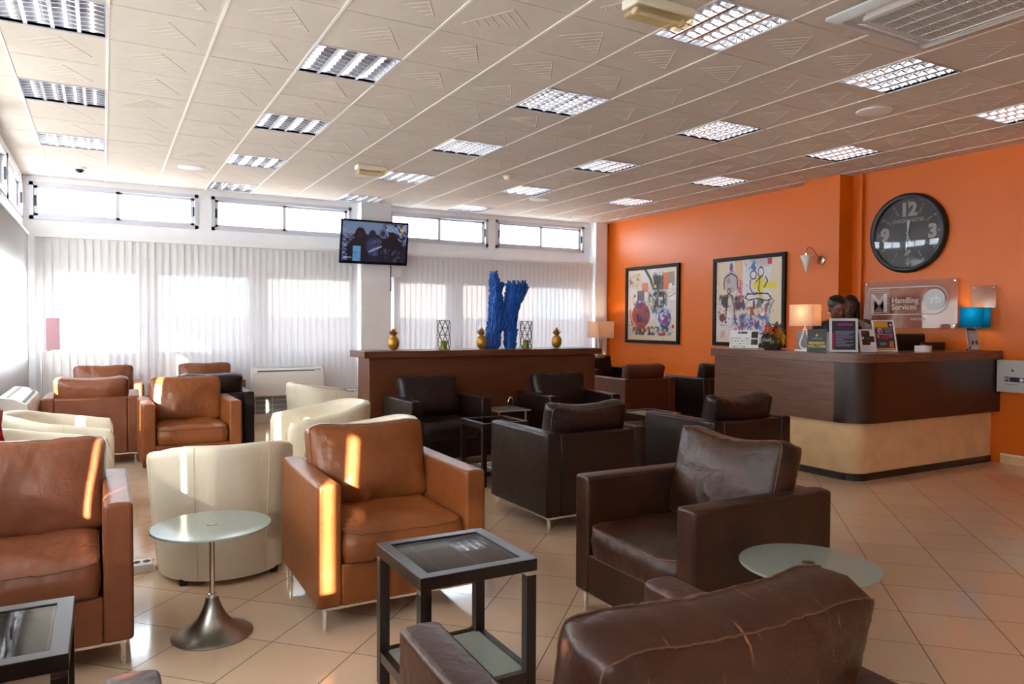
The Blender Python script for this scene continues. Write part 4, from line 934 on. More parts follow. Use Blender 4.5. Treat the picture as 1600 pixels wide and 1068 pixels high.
lv.obj('dark_leaf', M_['leafdark'], g, smooth=60)
lv = MB()
for a, z0, u in ((-.10, .12, -.6), (.06, .2, 1.6), (.10, .2, 1.1), (-.02, .2, 1.0)): leaf(lv, TOV*.05+RT*a*.6+Vector((0, 0, z0)), RT*a*6+TOV*.5+Vector((0, 0, u)), .11, .026, .01)
lv.obj('green_leaf', M_['leafblue'], g, smooth=60)
fl_ = MB()
for a, z in ((-.055, .215), (.03, .235), (-.015, .20), (.065, .225)):
    c = TOV*.05+RT*a+Vector((0, 0, z))
    for k in range(6):
        q = 2*PI*k/6+a*30; leaf(fl_, c, (RT*math.cos(q)+Vector((0, 0, 1))*math.sin(q)*.8+TOV*.55), .062, .016, .008)
fl_.obj('petals', M_['petal'], g, smooth=60)
gl = MB()
for k in range(90):
    a = rf.uniform(-.01, .11); z = rf.uniform(.10, .21); c = TOV*rf.uniform(.03, .12)+RT*a+Vector((0, 0, z)); leaf(gl, c, RT*rf.uniform(.1, 1.2)+TOV*rf.uniform(0, .8)+Vector((0, 0, rf.uniform(-1.2, .4))), rf.uniform(.05, .085), .008, .02, 3)
gl.obj('mustard_foliage', M_['goldleaf'], g, smooth=60)
st_ = MB(); 
for k in range(9): a = rf.uniform(-.06, .07); st_.tube([(rf.uniform(-.03, .03), rf.uniform(-.03, .03), .015), TOV*.03+RT*a+Vector((0, 0, .2))], .003, 5)
st_.obj('stems', M_['leaf'], g)
# roll, brochures
t = thing('tape_roll', 'white paper roll lying on its side on the counter', 'roll', (7.03, 4.30, ZT), 0); MB().lathe([(.012, 0), (.075, 0), (.076, .004), (.076, .052), (.074, .056), (.012, .056)], 40).obj('roll', M_['paper'], t); MB().lathe([(.03, .05), (.032, .057), (.028, .062), (.0, .062)], 24).obj('cap', M_['lightgrey'], t)
p = Paint(26, 52, (176, 164, 160)); p.rect(0, 0, .9, .12, (56, 46, 46)).rect(.0, .12, .28, .85, (150, 146, 158)).ell(.45, .66, .11, .1, (60, 44, 40)).ell(.8, .66, .11, .1, (64, 48, 44)).rect(.3, .82, .95, .97, (216, 178, 170)).rect(0, .84, .22, .97, (160, 40, 70)).rect(.34, .2, .8, .24, (120, 112, 112)).rect(.34, .42, .8, .45, (130, 116, 112))
stand_panel('brochure_holder', 'clear brochure holder with leaflets in front of the turquoise lamp', 'brochure holder', 7.80, 4.235, -.55, .11, .23, 14, p.a)

# ------------------------------------------------------------------ people behind the counter
def person(label, x, y, rz, h, skin, top, hair_long, bow, turn, sleeves):
    """standing figure; local -Y is its front"""
    t = thing('person', label, 'person', (x, y, 0), rz); k = h/1.68
    b = MB(); V = Vector
    def cap(p, q, r0, r1, n=14):
        p, q = V(p)*k, V(q)*k; b.tube([p, p*.67+q*.33, p*.33+q*.67, q], [r0*k, (r0*.67+r1*.33)*k, (r0*.33+r1*.67)*k, r1*k], n); b.sphere(p, r0*k, 12, 8); b.sphere(q, r1*k, 12, 8)
    b.sphere(V((0, .0, .93))*k, (.165*k, .115*k, .12*k)); b.sphere(V((0, .0, 1.12))*k, (.135*k, .10*k, .17*k)); b.sphere(V((0, -.005, 1.28))*k, (.165*k, .115*k, .16*k)); b.sphere(V((0, .01, 1.37))*k, (.155*k, .085*k, .075*k))
    for s in (-1, 1):
        b.sphere(V((s*.165, .01, 1.36))*k, .062*k); cap((s*.17, .01, 1.35), (s*.20, .02, 1.08), .052, .042); cap((s*.20, .02, 1.08), (s*.14, -.20, .98), .041, .028); b.sphere(V((s*.125, -.25, .965))*k, (.035*k, .05*k, .02*k))
        for f_ in range(4): cap((s*(.105+.014*f_), -.28, .965), (s*(.10+.014*f_), -.335-.008*(f_ in (1, 2)), .95), .0085, .0075, 8)
        cap((s*.10, -.24, .965), (s*.075, -.285, .955), .010, .0085, 8)
        cap((s*.085, .0, .9), (s*.09, -.01, .5), .082, .056); cap((s*.09, -.01, .5), (s*.09, .015, .09), .054, .036); b.sphere(V((s*.09, -.05, .035))*k, (.042*k, .115*k, .035*k))
    cap((0, .015, 1.38), (0, -.01-.03*bow, 1.48), .052, .046)
    HC_ = V((0, -.02-.05*bow, 1.555-.02*bow))*k; R = Matrix.Rotation(turn, 3, 'Z') @ Matrix.Rotation(-.45*bow, 3, 'X').inverted()
    hd = lambda p: HC_+R @ (V(p)*k)
    def hs(p, r): b.sphere(hd(p), tuple(q*k for q in r), 18, 12, R)
    hs((0, .012, .03), (.076, .094, .092)); hs((0, -.02, -.03), (.062, .072, .085)); hs((0, -.055, -.085), (.03, .03, .026)); hs((0, -.082, -.012), (.014, .022, .024)); hs((0, -.075, .012), (.009, .014, .03)); hs((0, -.078, -.052), (.024, .016, .012))
    for s in (-1, 1): hs((s*.074, .01, -.01), (.011, .022, .034)); hs((s*.042, -.062, -.015), (.024, .018, .022)); hs((s*.03, -.07, .036), (.028, .014, .009))
    o = b.obj('body', M_[skin], t, smooth=60); m_ = o.modifiers.new('remesh', 'REMESH'); m_.mode = 'VOXEL'; m_.voxel_size = .0065; m_.use_smooth_shade = True
    m2 = o.modifiers.new('smooth', 'SMOOTH'); m2.iterations = 4; m2.factor = .5
    e = MB()
    for s in (-1, 1): e.sphere(hd((s*.031, -.078, .012)), (.0105*k, .007*k, .0042*k), 10, 8, R)
    e.obj('eyes', M_['eyewhite'], o); e = MB()
    for s in (-1, 1): e.sphere(hd((s*.031, -.0845, .011)), (.0055*k, .004*k, .0055*k), 8, 6, R)
    e.obj('irises', M_['black'], o)
    hm = MB()
    hm.sphere(hd((0, .028, .048)), (.086*k, .098*k, .092*k), 20, 14, R)
    if hair_long:
        for q in range(5): hm.sphere(hd((0, .07+.004*q, .0-.045*q)), ((.082-.004*q)*k, .05*k, .06*k), 16, 10, R)
        for s in (-1, 1):
            for q in range(4): hm.sphere(hd((s*.075, .03, .02-.04*q)), (.026*k, .045*k, .05*k), 12, 8, R)
    else:
        hm.sphere(hd((0, .115, .05)), (.045*k, .04*k, .045*k), 14, 10, R)
    o = hm.obj('hair', M_['hair'], t, smooth=60); m_ = o.modifiers.new('remesh', 'REMESH'); m_.mode = 'VOXEL'; m_.voxel_size = .007; m_.use_smooth_shade = True
    c = MB(); bb = b; 
    c.sphere(V((0, .0, .93))*k, (.175*k, .125*k, .12*k)); c.sphere(V((0, .0, 1.12))*k, (.146*k, .112*k, .18*k)); c.sphere(V((0, -.005, 1.28))*k, (.178*k, .127*k, .16*k)); c.sphere(V((0, .012, 1.365))*k, (.165*k, .095*k, .075*k))
    for s in (-1, 1):
        c.sphere(V((s*.158, .01, 1.345))*k, .068*k); p, q = V((s*.17, .01, 1.35))*k, V((s*.2, .02, 1.08))*k; f_ = sleeves; q2 = p+(q-p)*min(1, f_)
        c.tube([p, (p+q2)/2, q2], [.066*k, .06*k, .055*k], 14)
        if f_ > 1: w = V((s*.15, -.17, .99))*k; c.sphere(q, .054*k); c.tube([q, (q+w)/2, w], [.052*k, .046*k, .04*k], 14)
    o = c.obj('top', M_[top], t, smooth=60); m_ = o.modifiers.new('remesh', 'REMESH'); m_.mode = 'VOXEL'; m_.voxel_size = .008; m_.use_smooth_shade = True; m2 = o.modifiers.new('smooth', 'SMOOTH'); m2.iterations = 10; m2.factor = .5
    c = MB(); c.sphere(V((0, 0, .9))*k, (.172*k, .125*k, .12*k))
    for s in (-1, 1):
        for p, q, a, d in (((s*.085, .0, .9), (s*.09, -.01, .5), .092, .068), ((s*.09, -.01, .5), (s*.09, .015, .07), .068, .058)): c.tube([V(p)*k, V(q)*k], [a*k, d*k], 14)
        c.sphere(V((s*.09, -.01, .5))*k, .066*k)
    o = c.obj('trousers', M_['trouser'], t, smooth=60); m_ = o.modifiers.new('remesh', 'REMESH'); m_.mode = 'VOXEL'; m_.voxel_size = .009; m_.use_smooth_shade = True
    c = MB()
    for s in (-1, 1): c.sphere(V((s*.09, -.05, .036))*k, (.05*k, .125*k, .042*k)); 
    c.xf(lambda v: V((v.x, v.y, max(0, v.z)))); c.obj('shoes', M_['black'], t, smooth=60)
    if not hair_long:
        c = MB(); c.sphere(hd((-.078, .0, -.045)), .010*k, 10, 8); c.sphere(hd((.078, .0, -.045)), .010*k, 10, 8); c.obj('earrings', M_['pearl'], t)
    return t
person('person in a dark navy top with tied back hair and pearl earring, looking down', 6.80, 5.10, -.95, 1.73, 'skin', 'navy', False, 1.0, .55, .8)
person('person in a pale grey long sleeved top with long black hair, standing behind the first', 7.72, 5.62, -.85, 1.76, 'skin2', 'greycloth', True, .5, -.2, 2)

# ------------------------------------------------------------------ on the orange wall
WR = -PI/2
# clock
t = thing('wall_clock', 'big round black wall clock with charcoal face, hands and numerals 12 3 6 9', 'clock', (XR, 5.13, 2.47), WR); R0 = .455
MB().lathe([(R0-.055, .012), (R0-.055, .07), (R0-.03, .078), (R0-.008, .066), (R0, .04), (R0, .0), (R0-.055, 0)], 96, (0, 0, 0), '-y', cap=False).obj('rim', M_['black'], t, smooth=50)
MB().lathe([(0, 0), (0, .02), (R0-.05, .02), (R0-.05, 0)], 96, (0, 0, 0), '-y', cap=False).obj('face', M_['clockface'], t)
for s_, a in (('12', 90), ('3', 0), ('6', 270), ('9', 180)):
    a = math.radians(a); sz = .205; nm = text_mb(s_, sz, (.265*math.cos(a)*1.07, -.0215, .272*math.sin(a)-.07), .0008, bold=.011); nm.obj('numeral', M_['clockmark'], t, smooth=0)
tk = MB()
for k in range(60):
    a = 2*PI*k/60; L_ = .012; r = R0-.075; w = .0012
    c_, s_ = math.cos(a), math.sin(a); tk.add([(r*c_-w*s_, -.0212, r*s_+w*c_), (r*c_+w*s_, -.0212, r*s_-w*c_), ((r-L_)*c_+w*s_, -.0212, (r-L_)*s_-w*c_), ((r-L_)*c_-w*s_, -.0212, (r-L_)*s_+w*c_)], [(0, 1, 2, 3)])
for k in range(12):
    if k % 3 == 0: continue
    a = 2*PI*k/12; w = .0042; r0, r1 = .245, .315; c_, s_ = math.cos(a), math.sin(a); tk.add([(r0*c_-w*s_, -.0212, r0*s_+w*c_), (r0*c_+w*s_, -.0212, r0*s_-w*c_), (r1*c_+w*s_, -.0212, r1*s_-w*c_), (r1*c_-w*s_, -.0212, r1*s_+w*c_)], [(0, 1, 2, 3)])
tk.obj('minute_marks', M_['clockmark'], t, smooth=0)
mn = MB()
for k in range(12): a = 2*PI*k/12; q = text_mb(str(60-5*k if k else 60).replace('60', '60') if False else str(((15-5*k) % 60) or 60), .032, (.352*math.cos(a), -.0212, .352*math.sin(a)-.011), .0003, bold=.0008); mn.add(q.v, q.f)
mn.obj('minute_numbers', M_['clockmark'], t, smooth=0)
text_mb('UNION HOTEL', .058, (0, -.0212, .125), .0004, bold=.0008).obj('lettering', M_['clockmark'], t, smooth=0)
def hand(nm, ang, l, w0, w1, y, tail=.0):
    a = math.radians(ang); d = Vector((math.sin(a), 0, math.cos(a))); s = Vector((d.z, 0, -d.x)); h = MB(); n_ = Vector((0, y, 0))
    vs = [-d*tail-s*w0*.5, -d*tail+s*w0*.5, d*l*.8+s*w1, d*l, d*l*.8-s*w1]; vs = [v+n_ for v in vs]; h.add(vs+[v+Vector((0, .002, 0)) for v in vs], [(0, 1, 2, 3, 4), (9, 8, 7, 6, 5)]+[(i, (i+1) % 5, 5+(i+1) % 5, 5+i) for i in range(5)]); h.obj(nm, M_['white'], t, smooth=0)
hand('hour_hand', 4, .155, .010, .016, -.032); hand('minute_hand', 184, .22, .008, .006, -.036); hand('second_hand', 164, .14, .006, .007, -.040)
MB().lathe([(0, .02), (.012, .02), (.012, .046), (0, .048)], 20, (0, 0, 0), '-y').obj('hub', M_['white'], t)
MB().lathe([(max(0, (R0-.052)*q/20), .066+.014*(1-(q/20)**2)) for q in range(21)], 96, (0, 0, 0), '-y', cap=False).obj('glass', M_['acrylic'], t, smooth=80)
# framed pictures
def art_base(seed, w=150, h=147):
    p = Paint(w, h, (214, 208, 204)); n = p.noise(seed, 5); p.put(n > .62, (224, 196, 160), .45); p.put(n < .3, (196, 190, 194), .5); p.put(p.noise(seed+9, 22) > .8, (232, 230, 228), .6); return p
def picture(label, y0, y1, z0, z1, p):
    w, h = y1-y0, z1-z0; t = thing('framed_painting', label, 'painting', (XR, (y0+y1)/2, z0), WR, 'framed abstract paintings'); f = .055; fr = MB()
    for q in ((-w/2, w/2, -.045, -.002, 0, f), (-w/2, w/2, -.045, -.002, h-f, h), (-w/2, -w/2+f, -.045, -.002, f, h-f), (w/2-f, w/2, -.045, -.002, f, h-f)): fr.box(*q)
    fr.obj('frame', M_['frame'], t, smooth=0, bevel=.004); panel('canvas', w-2*f, h-2*f, p.a, M_['art'], t, loc=(0, -.02, f)); MB().box(-w/2+f, w/2-f, -.018, -.004, f, h-f).obj('backing', M_['paper'], t, smooth=0)
K, BL = (44, 42, 46), (50, 62, 140)
p = art_base(3); p.rect(.04, .05, .28, .24, (222, 190, 150), .7).smear(.02, .05, .3, .32, (60, 56, 70), 5, .55, 14).rect(.30, .19, .43, .32, (214, 128, 96), .9).rect(.72, .07, .83, .30, (216, 110, 60), .9).rect(.83, .06, .95, .25, (150, 118, 108), .8).smear(.5, .04, .75, .56, K, 7, .30, 12).smear(.42, .3, .82, .58, (40, 40, 44), 8, .22, 16).rect(.54, .10, .73, .30, (70, 70, 74), .7).line([(.36, .0), (.46, .12), (.54, .28)], .022, (90, 96, 90)).line([(.38, .0), (.5, .2)], .01, K).smear(.1, .34, .3, .52, BL, 12, .42, 14).rect(.2, .30, .35, .44, (84, 78, 92), .85).ell(.28, .65, .19, .18, (150, 52, 54), .9).smear(.15, .42, .45, .56, (84, 60, 104), 31, .45, 10).smear(.16, .56, .46, .76, (58, 64, 96), 14, .32, 12).line([(.04, .6), (.1, .75), (.2, .85), (.45, .85)], .03, (222, 140, 118), .9)
p.ell(.76, .70, .125, .135, BL).ell(.76, .69, .095, .10, (110, 120, 190), .7).smear(.62, .54, .9, .86, (190, 194, 216), 91, .4, 14).rect(.72, .66, .83, .77, (186, 40, 52), .85).smear(.68, .6, .84, .8, (120, 60, 120), 92, .5, 16).ell(.72, .665, .04, .05, (224, 222, 226)).smear(.6, .56, .9, .84, (70, 84, 170), 17, .62, 20).smear(.04, .80, .94, .94, K, 18, .30, 22, .9).rect(.65, .9, .78, .94, (170, 44, 50)).rect(.03, .93, .97, 1, (222, 190, 140), .6).rect(.84, .22, .9, .28, (230, 226, 190)).ell(.57, .25, .025, .025, (214, 196, 60)).line([(.54, .46), (.52, .6)], .012, (206, 186, 70)).rect(.86, .36, .97, .44, (234, 232, 230)).line([(.86, .4), (.96, .36)], .006, (190, 80, 80)).rect(.37, .8, .42, .84, (222, 170, 60)).rect(.9, .78, .95, .83, (190, 40, 50)).splat(.2, .86, .12, 14, K, 2).splat(.08, .78, .03, 8, K, 4).splat(.62, .62, .2, 20, (140, 140, 120), 9).line([(.02, .4), (.02, .95)], .012, (232, 200, 160), .6).smear(.5, .55, .62, .66, (70, 100, 140), 21, .4, 10).smear(.6, .58, .98, .98, (226, 216, 200), 44, .62, 9, .7)
picture('smaller black framed abstract painting with a dark smudge and a blue ring', 8.93, 10.30, 1.09, 2.40, p)
p = art_base(6); p.rect(.0, .03, .30, .5, (226, 196, 156), .6).rect(.30, .0, .42, .34, (226, 170, 122), .7).rect(.84, 0, 1, .9, (226, 206, 172), .8).rect(.42, .06, .84, .5, (220, 218, 220), .8).rect(.62, .0, .82, .1, (192, 176, 178), .7).rect(.79, .01, .85, .075, (190, 36, 56))
p.smear(.44, .0, .64, .15, (40, 80, 160), 3, .36, 12).ell(.24, .08, .025, .06, (90, 70, 150)).line([(.22, .16), (.27, .13)], .01, (90, 70, 140)).ell(.24, .26, .12, .13, (190, 172, 176)).line([(.12, .28), (.14, .2), (.24, .15), (.33, .2), (.34, .32)], .008, K).line([(.12, .28), (.13, .34)], .008, K).ell(.2, .24, .03, .035, (150, 140, 140)).ring(.21, .37, .025, .03, .25, K).line([(.14, .46), (.2, .40), (.28, .46)], .008, K).line([(.19, .41), (.17, .6), (.15, .76)], .008, K).line([(.25, .42), (.29, .58), (.31, .76)], .012, (110, 106, 116)).smear(.14, .42, .3, .62, (60, 60, 120), 33, .5, 16).smear(.04, .40, .2, .58, K, 5, .34, 10).smear(.28, .42, .48, .62, (70, 36, 58), 9, .26, 10).smear(.32, .22, .42, .5, (186, 60, 80), 41, .55, 18)
p.rect(.58, .28, .92, .36, (222, 206, 60), .9).rect(.66, .2, .72, .48, (222, 206, 60), .95).ell(.68, .3, .07, .10, (226, 208, 50)).ring(.58, .19, .045, .05, .16, K).ring(.69, .16, .04, .055, .16, K).line([(.54, .25), (.53, .34), (.58, .42), (.64, .4)], .007, K).line([(.62, .28), (.68, .22), (.66, .36), (.68, .42)], .007, K).line([(.76, .22), (.79, .27), (.74, .34)], .008, K).line([(.46, .46), (.5, .41), (.6, .42), (.7, .41), (.8, .42), (.85, .48)], .008, K).line([(.46, .46), (.52, .49), (.64, .47), (.78, .5), (.85, .48)], .007, K).smear(.56, .46, .84, .58, (60, 60, 64), 51, .42, 18).rect(.58, .5, .61, .6, K).rect(.66, .5, .7, .58, (120, 118, 120))
p.smear(.44, .56, .9, .68, (170, 52, 50), 13, .40, 14).smear(.24, .64, .84, .92, BL, 14, .28, 14).smear(.3, .66, .8, .9, (110, 120, 190), 24, .5, 22).smear(.2, .76, .5, .92, (190, 70, 60), 34, .6, 16).ell(.1, .70, .05, .05, (110, 54, 50)).splat(.1, .68, .06, 40, (120, 40, 50), 3).splat(.35, .5, .16, 30, (170, 60, 90), 6).ell(.72, .66, .03, .02, (236, 234, 232)).smear(.48, .74, .78, .92, (214, 80, 80), 61, .55, 12).line([(.02, .3), (.02, .9)], .01, (236, 232, 228)).line([(.88, .5), (.84, .56), (.82, .64)], .014, (130, 150, 130), .8).smear(.06, .84, .26, .97, (206, 150, 150), 71, .5, 10)
picture('larger black framed abstract painting with line drawn figures, above the flowers', 6.84, 8.18, 1.10, 2.40, p)
# sconce on the pillar
t = thing('wall_sconce', 'small chrome wall sconce with white cone shade on the orange pillar', 'wall lamp', (7.83, 6.10, 2.22), WR)
MB().lathe([(0, 0), (.06, 0), (.06, .012), (.05, .024), (0, .026)], 32, (0, 0, 0), '-y').obj('backplate', M_['chrome'], t)
MB().tube([(-.01, -.026, 0), (-.015, -.07, .06), (-.03, -.12, .13), (-.06, -.15, .16), (-.09, -.155, .155), (-.11, -.15, .12), (-.11, -.15, .085)], .005, 8).obj('arm', M_['wire'], t)
MB().lathe([(0, .05), (.016, .05), (.017, .09), (0, .092)], 16, (-.11, -.15, 0)).obj('lamp_holder', M_['chrome'], t)
MB().lathe([(.075, .058), (.073, .052), (.045, -.02), (.04, -.03), (.02, -.10), (.012, -.135), (.0, -.145)], 32, (-.11, -.15, 0), cap=False).obj('shade', M_['ceramicwhite'], t, smooth=50)
# acrylic company sign and small plate
t = thing('wall_sign', 'large clear acrylic company sign with etched lettering on the orange wall', 'sign', (8.035, 5.095, 1.385), WR); w, h = 1.11, .545
MB().box(-w/2, w/2, -.008, 0, 0, h).obj('plate', M_['signacrylic'], t, smooth=0)
for sx in (-1, 1):
    for z in (.03, h-.03): MB().lathe([(0, -.044), (.011, -.044), (.011, .010), (.008, .014), (0, .014)], 16, (sx*(w/2-.03), 0, z), '-y').obj('standoff', M_['chrome'], t)
def outline(pts, wd):
    m_ = MB(); k = len(pts)
    for i in range(k):
        a, b_ = Vector((pts[i][0], pts[i][1])), Vector((pts[(i+1) % k][0], pts[(i+1) % k][1])); d = (b_-a); d = d.normalized() if d.length else Vector((1, 0)); n_ = Vector((-d.y, d.x))*wd/2; a -= d*wd*.4; b_ += d*wd*.4
        m_.add([(q.x, -.0088, q.y) for q in (a-n_, b_-n_, b_+n_, a+n_)], [(0, 1, 2, 3)])
    return m_
x0, x1, z0, z1 = -.49, .30, .155, .465; rr2 = (z1-z0)/2; cap_ = [(x1+rr2*math.sin(math.radians(a)), (z0+z1)/2-rr2*math.cos(math.radians(a))) for a in range(0, 181, 12)]
outline([(x0, z0)]+cap_+[(x0, z1)], .012).obj('border', M_['etch'], t, smooth=0)
dk = MB(); dk.lathe([(0, .0087), (.118, .0087), (.12, .0087)], 48, (x1, 0, .315), '-y', cap=False); dk.obj('roundel', M_['lightgrey'], t, smooth=0)
text_mb('rb', .135, (x1+.015, -.0096, .275), .0004, bold=.001).obj('lettering', M_['white'], t, smooth=0)
for s_, z_ in (('Handling', .285), ('Services', .21)): text_mb(s_, .092, (-.20, -.0092, z_), .0004, 'LEFT', bold=.001).obj('lettering', M_['etch'], t, smooth=0)
text_mb('M', .30, (-.36, -.0092, .19), .0004, bold=.006).obj('emblem', M_['etch'], t, smooth=0)
st2 = MB()
for k in range(11): st2.box(-.485, -.225, -.0094, -.0088, .175+.026*k, .183+.026*k)
st2.obj('emblem_lines', M_['etch'], t, smooth=0)
text_mb('PARTNER', .042, (.12, -.0092, .085), .0004).obj('lettering', M_['etch'], t, smooth=0)
t = thing('wall_plate', 'small square clear acrylic plate on the orange wall above the turquoise lamp', 'sign', (8.05, 4.285, 1.585), WR)
MB().box(-.12, .12, -.006, 0, 0, .245).obj('plate', M_['signacrylic'], t, smooth=0)
for sx in (-1, 1):
    for z in (.022, .223): MB().lathe([(0, -.03), (.009, -.03), (.009, .008), (0, .011)], 14, (sx*.098, 0, z), '-y').obj('standoff', M_['chrome'], t)
t = thing('light_switch', 'white light switch on the orange wall beside the pillar', 'switch', (8.03, 5.735, 1.52), WR); MB().box(-.045, .045, -.035, 0, 0, .13).obj('housing', M_['socket'], t, bevel=.004); MB().box(-.03, .03, -.04, -.035, .03, .1).obj('rocker', M_['socket'], t, bevel=.002)
# letter box at the frame's right edge
t = thing('letter_box', 'white metal letter box on the orange wall at the right edge', 'letter box', (XR, 3.83, .74), WR); MB().box(-.28, .28, -.095, 0, 0, .325).obj('body', M_['lightgrey'], t, bevel=.004)
MB().box(-.265, .265, -.101, -.095, .262, .315).obj('flap', M_['lightgrey'], t, bevel=.002); MB().lathe([(0, .095), (.010, .095), (.010, .101), (0, .102)], 18, (-.13, 0, .222), '-y').obj('lock', M_['black'], t)
MB().box(-.204, -.16, -.0957, -.095, .11, .158).obj('emblem', M_['black'], t, smooth=0); text_mb('M', .05, (-.182, -.0962, .116), .0003).obj('lettering', M_['white'], t, smooth=0); MB().box(-.155, .02, -.0957, -.095, .108, .156).obj('label_band', mat('navy print', (34, 36, 92), .5), t, smooth=0); MB().lathe([(0, .096), (.02, .096), (.02, .0965), (0, .0966)], 24, (-.045, 0, .132), '-y').obj('label_dot', M_['white'], t)
MB().box(-.2, -.07, -.0956, -.095, .078, .084).obj('label_line', M_['grey'], t, smooth=0)

# ------------------------------------------------------------------ television on the column
t = thing('television', 'black flat screen television tilted down on the white column', 'television', (3.56, 10.60, 2.615)); A = math.radians(9)
MB().box(-.525, .525, 0, .045, -.325, .325).obj('housing', M_['black'], t, bevel=.006, rot=(A, 0, 0)); f = MB()
for q in ((-.525, .525, -.006, .0, -.325, -.285), (-.525, .525, -.006, 0, .295, .325), (-.525, -.497, -.006, 0, -.285, .295), (.497, .525, -.006, 0, -.285, .295)): f.box(*q)
f.obj('bezel', mat('glossy dark bezel', (16, 22, 40), .15), t, smooth=0, rot=(A, 0, 0))
p = Paint(108, 62, (20, 26, 48)); p.rect(0, 0, 1, .45, (104, 122, 152)).rect(0, .3, 1, 1, (22, 26, 44))
p.smear(-.1, .12, .32, 1.1, (140, 150, 186), 3, .35, 30, .9).smear(.6, -.15, 1.1, .75, (24, 28, 50), 9, .22, 18).smear(.62, -.2, 1.1, .6, (150, 162, 200), 12, .42, 30, .9)
p.ell(.27, .34, .085, .20, (16, 16, 28)).ell(.27, .34, .045, .09, (44, 34, 38)).ell(.24, .78, .17, .38, (14, 15, 28)).rect(.17, .62, .29, 1, (92, 140, 180)).smear(.15, .55, .31, 1.1, (50, 96, 140), 8, .6, 14).ell(.46, .30, .055, .11, (30, 30, 42)).ell(.5, .62, .14, .24, (44, 48, 80)).smear(.38, .4, .62, .85, (90, 96, 130), 15, .6, 24).ell(.62, .26, .06, .12, (84, 92, 126)).ell(.62, .27, .035, .07, (40, 42, 60)).ell(.76, .72, .2, .38, (14, 16, 28)).ell(.77, .34, .06, .13, (18, 20, 34)).line([(.42, .75), (.6, .6)], .016, (150, 152, 170)).smear(.55, .6, .95, 1, (92, 94, 124), 19, .6, 34).ell(.925, .15, .035, .04, (206, 160, 60)).rect(.05, .9, .15, .92, (190, 200, 220))
R = Matrix.Rotation(A, 3, 'X'); panel('screen', .994, .58, p.a, M_['screen'], t, loc=R @ Vector((0, -.002, -.285)), rot=(A, 0, 0))
MB().box(-.12, .12, .04, .06, -.12, .12).obj('mount_plate', M_['black'], t, smooth=0, rot=(A, 0, 0)); MB().tube([(0, .05, 0), (.08, .11, 0), (.02, .18, 0)], .022, 10).obj('mount_arm', M_['black'], t); MB().box(-.05, .09, .165, .18, -.11, .11).obj('wall_plate', M_['black'], t, smooth=0)
t = thing('wall_box', 'small white box fixed to the column below the television', 'box', (3.97, 10.83, 2.21)); MB().box(-.09, .09, -.05, .0, -.085, .085).obj('housing', M_['white'], t, bevel=.012, seg=3); MB().box(-.0905, -.06, -.03, -.01, -.02, .02).obj('bracket', M_['white'], t, smooth=0)
o = MB().tube([(3.872, 10.772, 2.34), (3.874, 10.772, 2.22), (3.871, 10.772, 2.1), (3.874, 10.772, 1.98), (3.87, 10.772, 1.9)], .009, 8).obj('cable', M_['black']); tag(o, 'short black cable hanging down the column below the television', 'cable')

# ------------------------------------------------------------------ fan coil units, floor lamps and small things
def fan_coil(label, x, y, rz, w):
    t = thing('fan_coil_unit', label, 'fan coil unit', (x, y, 0), rz, 'cream fan coil units')
    pr = [(0, .39), (-.015, .38), (-.225, .38), (-.235, .40), (-.24, .62), (-.215, .71), (-.12, .765), (-.02, .775), (0, .765)]
    m_ = MB(); k = len(pr); m_.add([(s*w/2, y_, z_) for s in (-1, 1) for y_, z_ in pr], [tuple(range(k)), tuple(reversed(range(k, 2*k)))]+[(i, k+i, k+(i+1) % k, (i+1) % k) for i in range(k)]); m_.obj('cover', M_['beigeplastic'] if False else M_['socket'], t, bevel=.006, smooth=25)
    MB().box(-w/2+.02, w/2-.02, -.20, -.01, .13, .379).obj('intake_grille', M_['darkgrille'], t, smooth=0)
    g = MB()
    for i in range(5): g.box(-w/2+.03+i*(w-.06)/4-.004, -w/2+.03+i*(w-.06)/4+.004, -.206, -.2005, .135, .375)
    for i in range(3): g.box(-w/2+.03, w/2-.03, -.205, -.2005, .18+.07*i, .186+.07*i)
    g.obj('grille_bars', M_['lightgrey'], t, smooth=0)
    MB().box(-w/2, w/2, -.21, 0, 0, .129).obj('base', M_['socket'], t, smooth=0)
    a = math.atan2(.055, .095)
    for yy, zz, tilt in ((-.19, .7315, .53), (-.075, .7715, .10)): MB().box(-w/2+.06, w/2-.12, -.011, .011, -.0005, .003).obj('air_slot', M_['black'], t, smooth=0, loc=(0, yy, zz-.003), rot=(tilt, 0, 0))
    MB().box(w/2-.10, w/2-.03, -.012, .012, 0, .004).obj('control_panel', M_['grey'], t, smooth=0, loc=(0, -.17, .738), rot=(.53, 0, 0))
fan_coil('white fan coil unit with grey grille under the far window, left of the divider', 2.30, 10.82, 0, .98)
fan_coil('white fan coil unit with slotted top by the left window wall', -.785, 8.0, PI/2, 1.3)
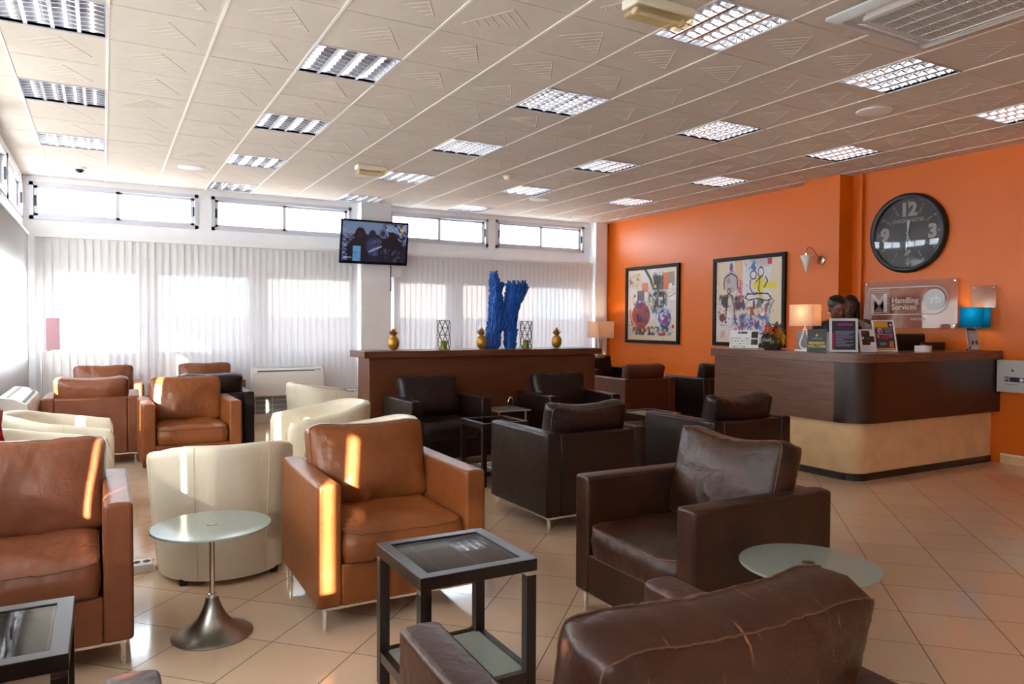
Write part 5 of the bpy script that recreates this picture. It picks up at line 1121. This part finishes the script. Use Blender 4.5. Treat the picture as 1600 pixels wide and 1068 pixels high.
def floor_lamp(label, x, y, rz, watts):
    t = thing('floor_lamp', label, 'floor lamp', (x, y, 0), rz, 'box shade floor lamps')
    MB().box(-.14, .14, -.14, .14, 0, .018).obj('base', M_['chrome'], t, bevel=.003)
    for s in (-1, 1): MB().box(s*.04-.008, s*.04+.008, -.012, .012, .018, 1.16).obj('post', M_['chrome'], t, smooth=0)
    MB().box(-.03, .03, -.004, .004, .03, 1.14).obj('glass_strip', M_['frost'], t, smooth=0); MB().box(-.05, .05, -.013, .013, 1.161, 1.18).obj('yoke', M_['chrome'], t, smooth=0); MB().cyl((0, 0), .012, 1.18, 1.29, 12).obj('lamp_holder', M_['chrome'], t)
    box_shade(MB(), .33, .33, 1.17, 1.46).obj('shade', M_['shade'], t, smooth=0)
    sp = MB()
    for a in (0, PI/2): sp.box(-.164, .164, -.003, .003, 1.285, 1.289, lambda v, a=a: Matrix.Rotation(a, 3, 'Z') @ v)
    sp.obj('shade_ring', M_['chrome'], t, smooth=0)
    if watts: lamp_bulb(t, 1.32, watts)
    else: MB().sphere((0, 0, 1.32), .028, 14, 10).obj('bulb', M_['ceramicwhite'], t)
floor_lamp('lit chrome floor lamp with square cream shade in the far right corner', 7.62, 10.45, 0, 6)
t = thing('floor_lamp', 'slim white floor lamp with narrow pinkish shade by the left windows', 'floor lamp', (-.60, 9.6, 0), .1, 'box shade floor lamps')
MB().lathe([(0, 0), (.13, 0), (.13, .012), (.02, .022), (0, .022)], 32).obj('base', M_['white'], t); MB().tube([(0, 0, .02), (0, 0, 1.0), (.01, 0, 1.07), (.09, 0, 1.10)], .008, 10).obj('pole', M_['alu'], t)
box_shade(MB(), .13, .13, 1.10, 1.45).obj('shade', mat('pinkish shade', (172, 132, 142), .7), t, smooth=0, loc=(.105, 0, 0)); MB().box(-.06, .06, -.004, .004, 1.18, 1.19).obj('shade_ring', M_['alu'], t, smooth=0, loc=(.105, 0, 0)); MB().cyl((0, 0), .012, 1.10, 1.2, 12).obj('lamp_holder', M_['alu'], t, loc=(.105, 0, 0))  # narrow pink box paints the shaded side of a square shade
t = thing('power_strip', 'white floor socket box with two black outlets beside the cream tub chair', 'socket box', (.085, 4.62, 0)); MB().box(-.14, .15, -.06, .06, 0, .05).obj('housing', M_['socket'], t, bevel=.004)
for x in (.068, .120): MB().lathe([(0, .0505), (.018, .0505), (.021, .053), (.018, .0545), (0, .051)], 20, (x, .0, 0)).obj('outlet', M_['black'], t)
small_table('small glass table behind the big tan armchair at the left edge', -.50, 4.50, .28)
t = thing('vase', 'red textured glass vase just visible at the left edge', 'vase', (-.482, 4.50, .55)); MB().lathe([(0, 0), (.04, 0), (.048, .03), (.05, .12), (.046, .22), (.032, .29), (.026, .33), (.034, .40), (.037, .41), (.028, .40), (.02, .33), (.026, .28), (.04, .2), (.042, .05), (0, .015)], 32).obj('body', M_['redglass'], t)
p = Paint(30, 22, (206, 198, 190)); p.rect(.3, .2, .75, .6, (170, 60, 50)).rect(.05, .1, .25, .9, (120, 130, 120)).smear(.3, .5, 1, 1, (60, 56, 56), 4, .5, 8)
t = thing('magazine', 'magazine with a red picture on the lower shelf of the dark table in the centre', 'magazine', (3.09, 5.82, .1325)); MB().box(-.105, .105, -.14, .14, 0, .006).obj('pages', M_['paper'], t, smooth=0); panel('cover', .21, .28, p.a, M_['art'], t, loc=(0, -.14, .0065), rot=(-PI/2, 0, 0))
t = thing('menu_holder', 'bent clear acrylic holder standing on the small glass table at the divider', 'holder', (3.62, 6.50, .55)); MB().tube([(-.03, 0, 0), (-.028, 0, .07), (-.015, 0, .105), (0, 0, .115), (.015, 0, .105), (.028, 0, .07), (.03, 0, 0)], .006, 8).obj('loop', M_['chrome'], t); MB().box(-.028, .028, -.002, .002, .004, .09).obj('panel', M_['acrylic'], t, smooth=0)
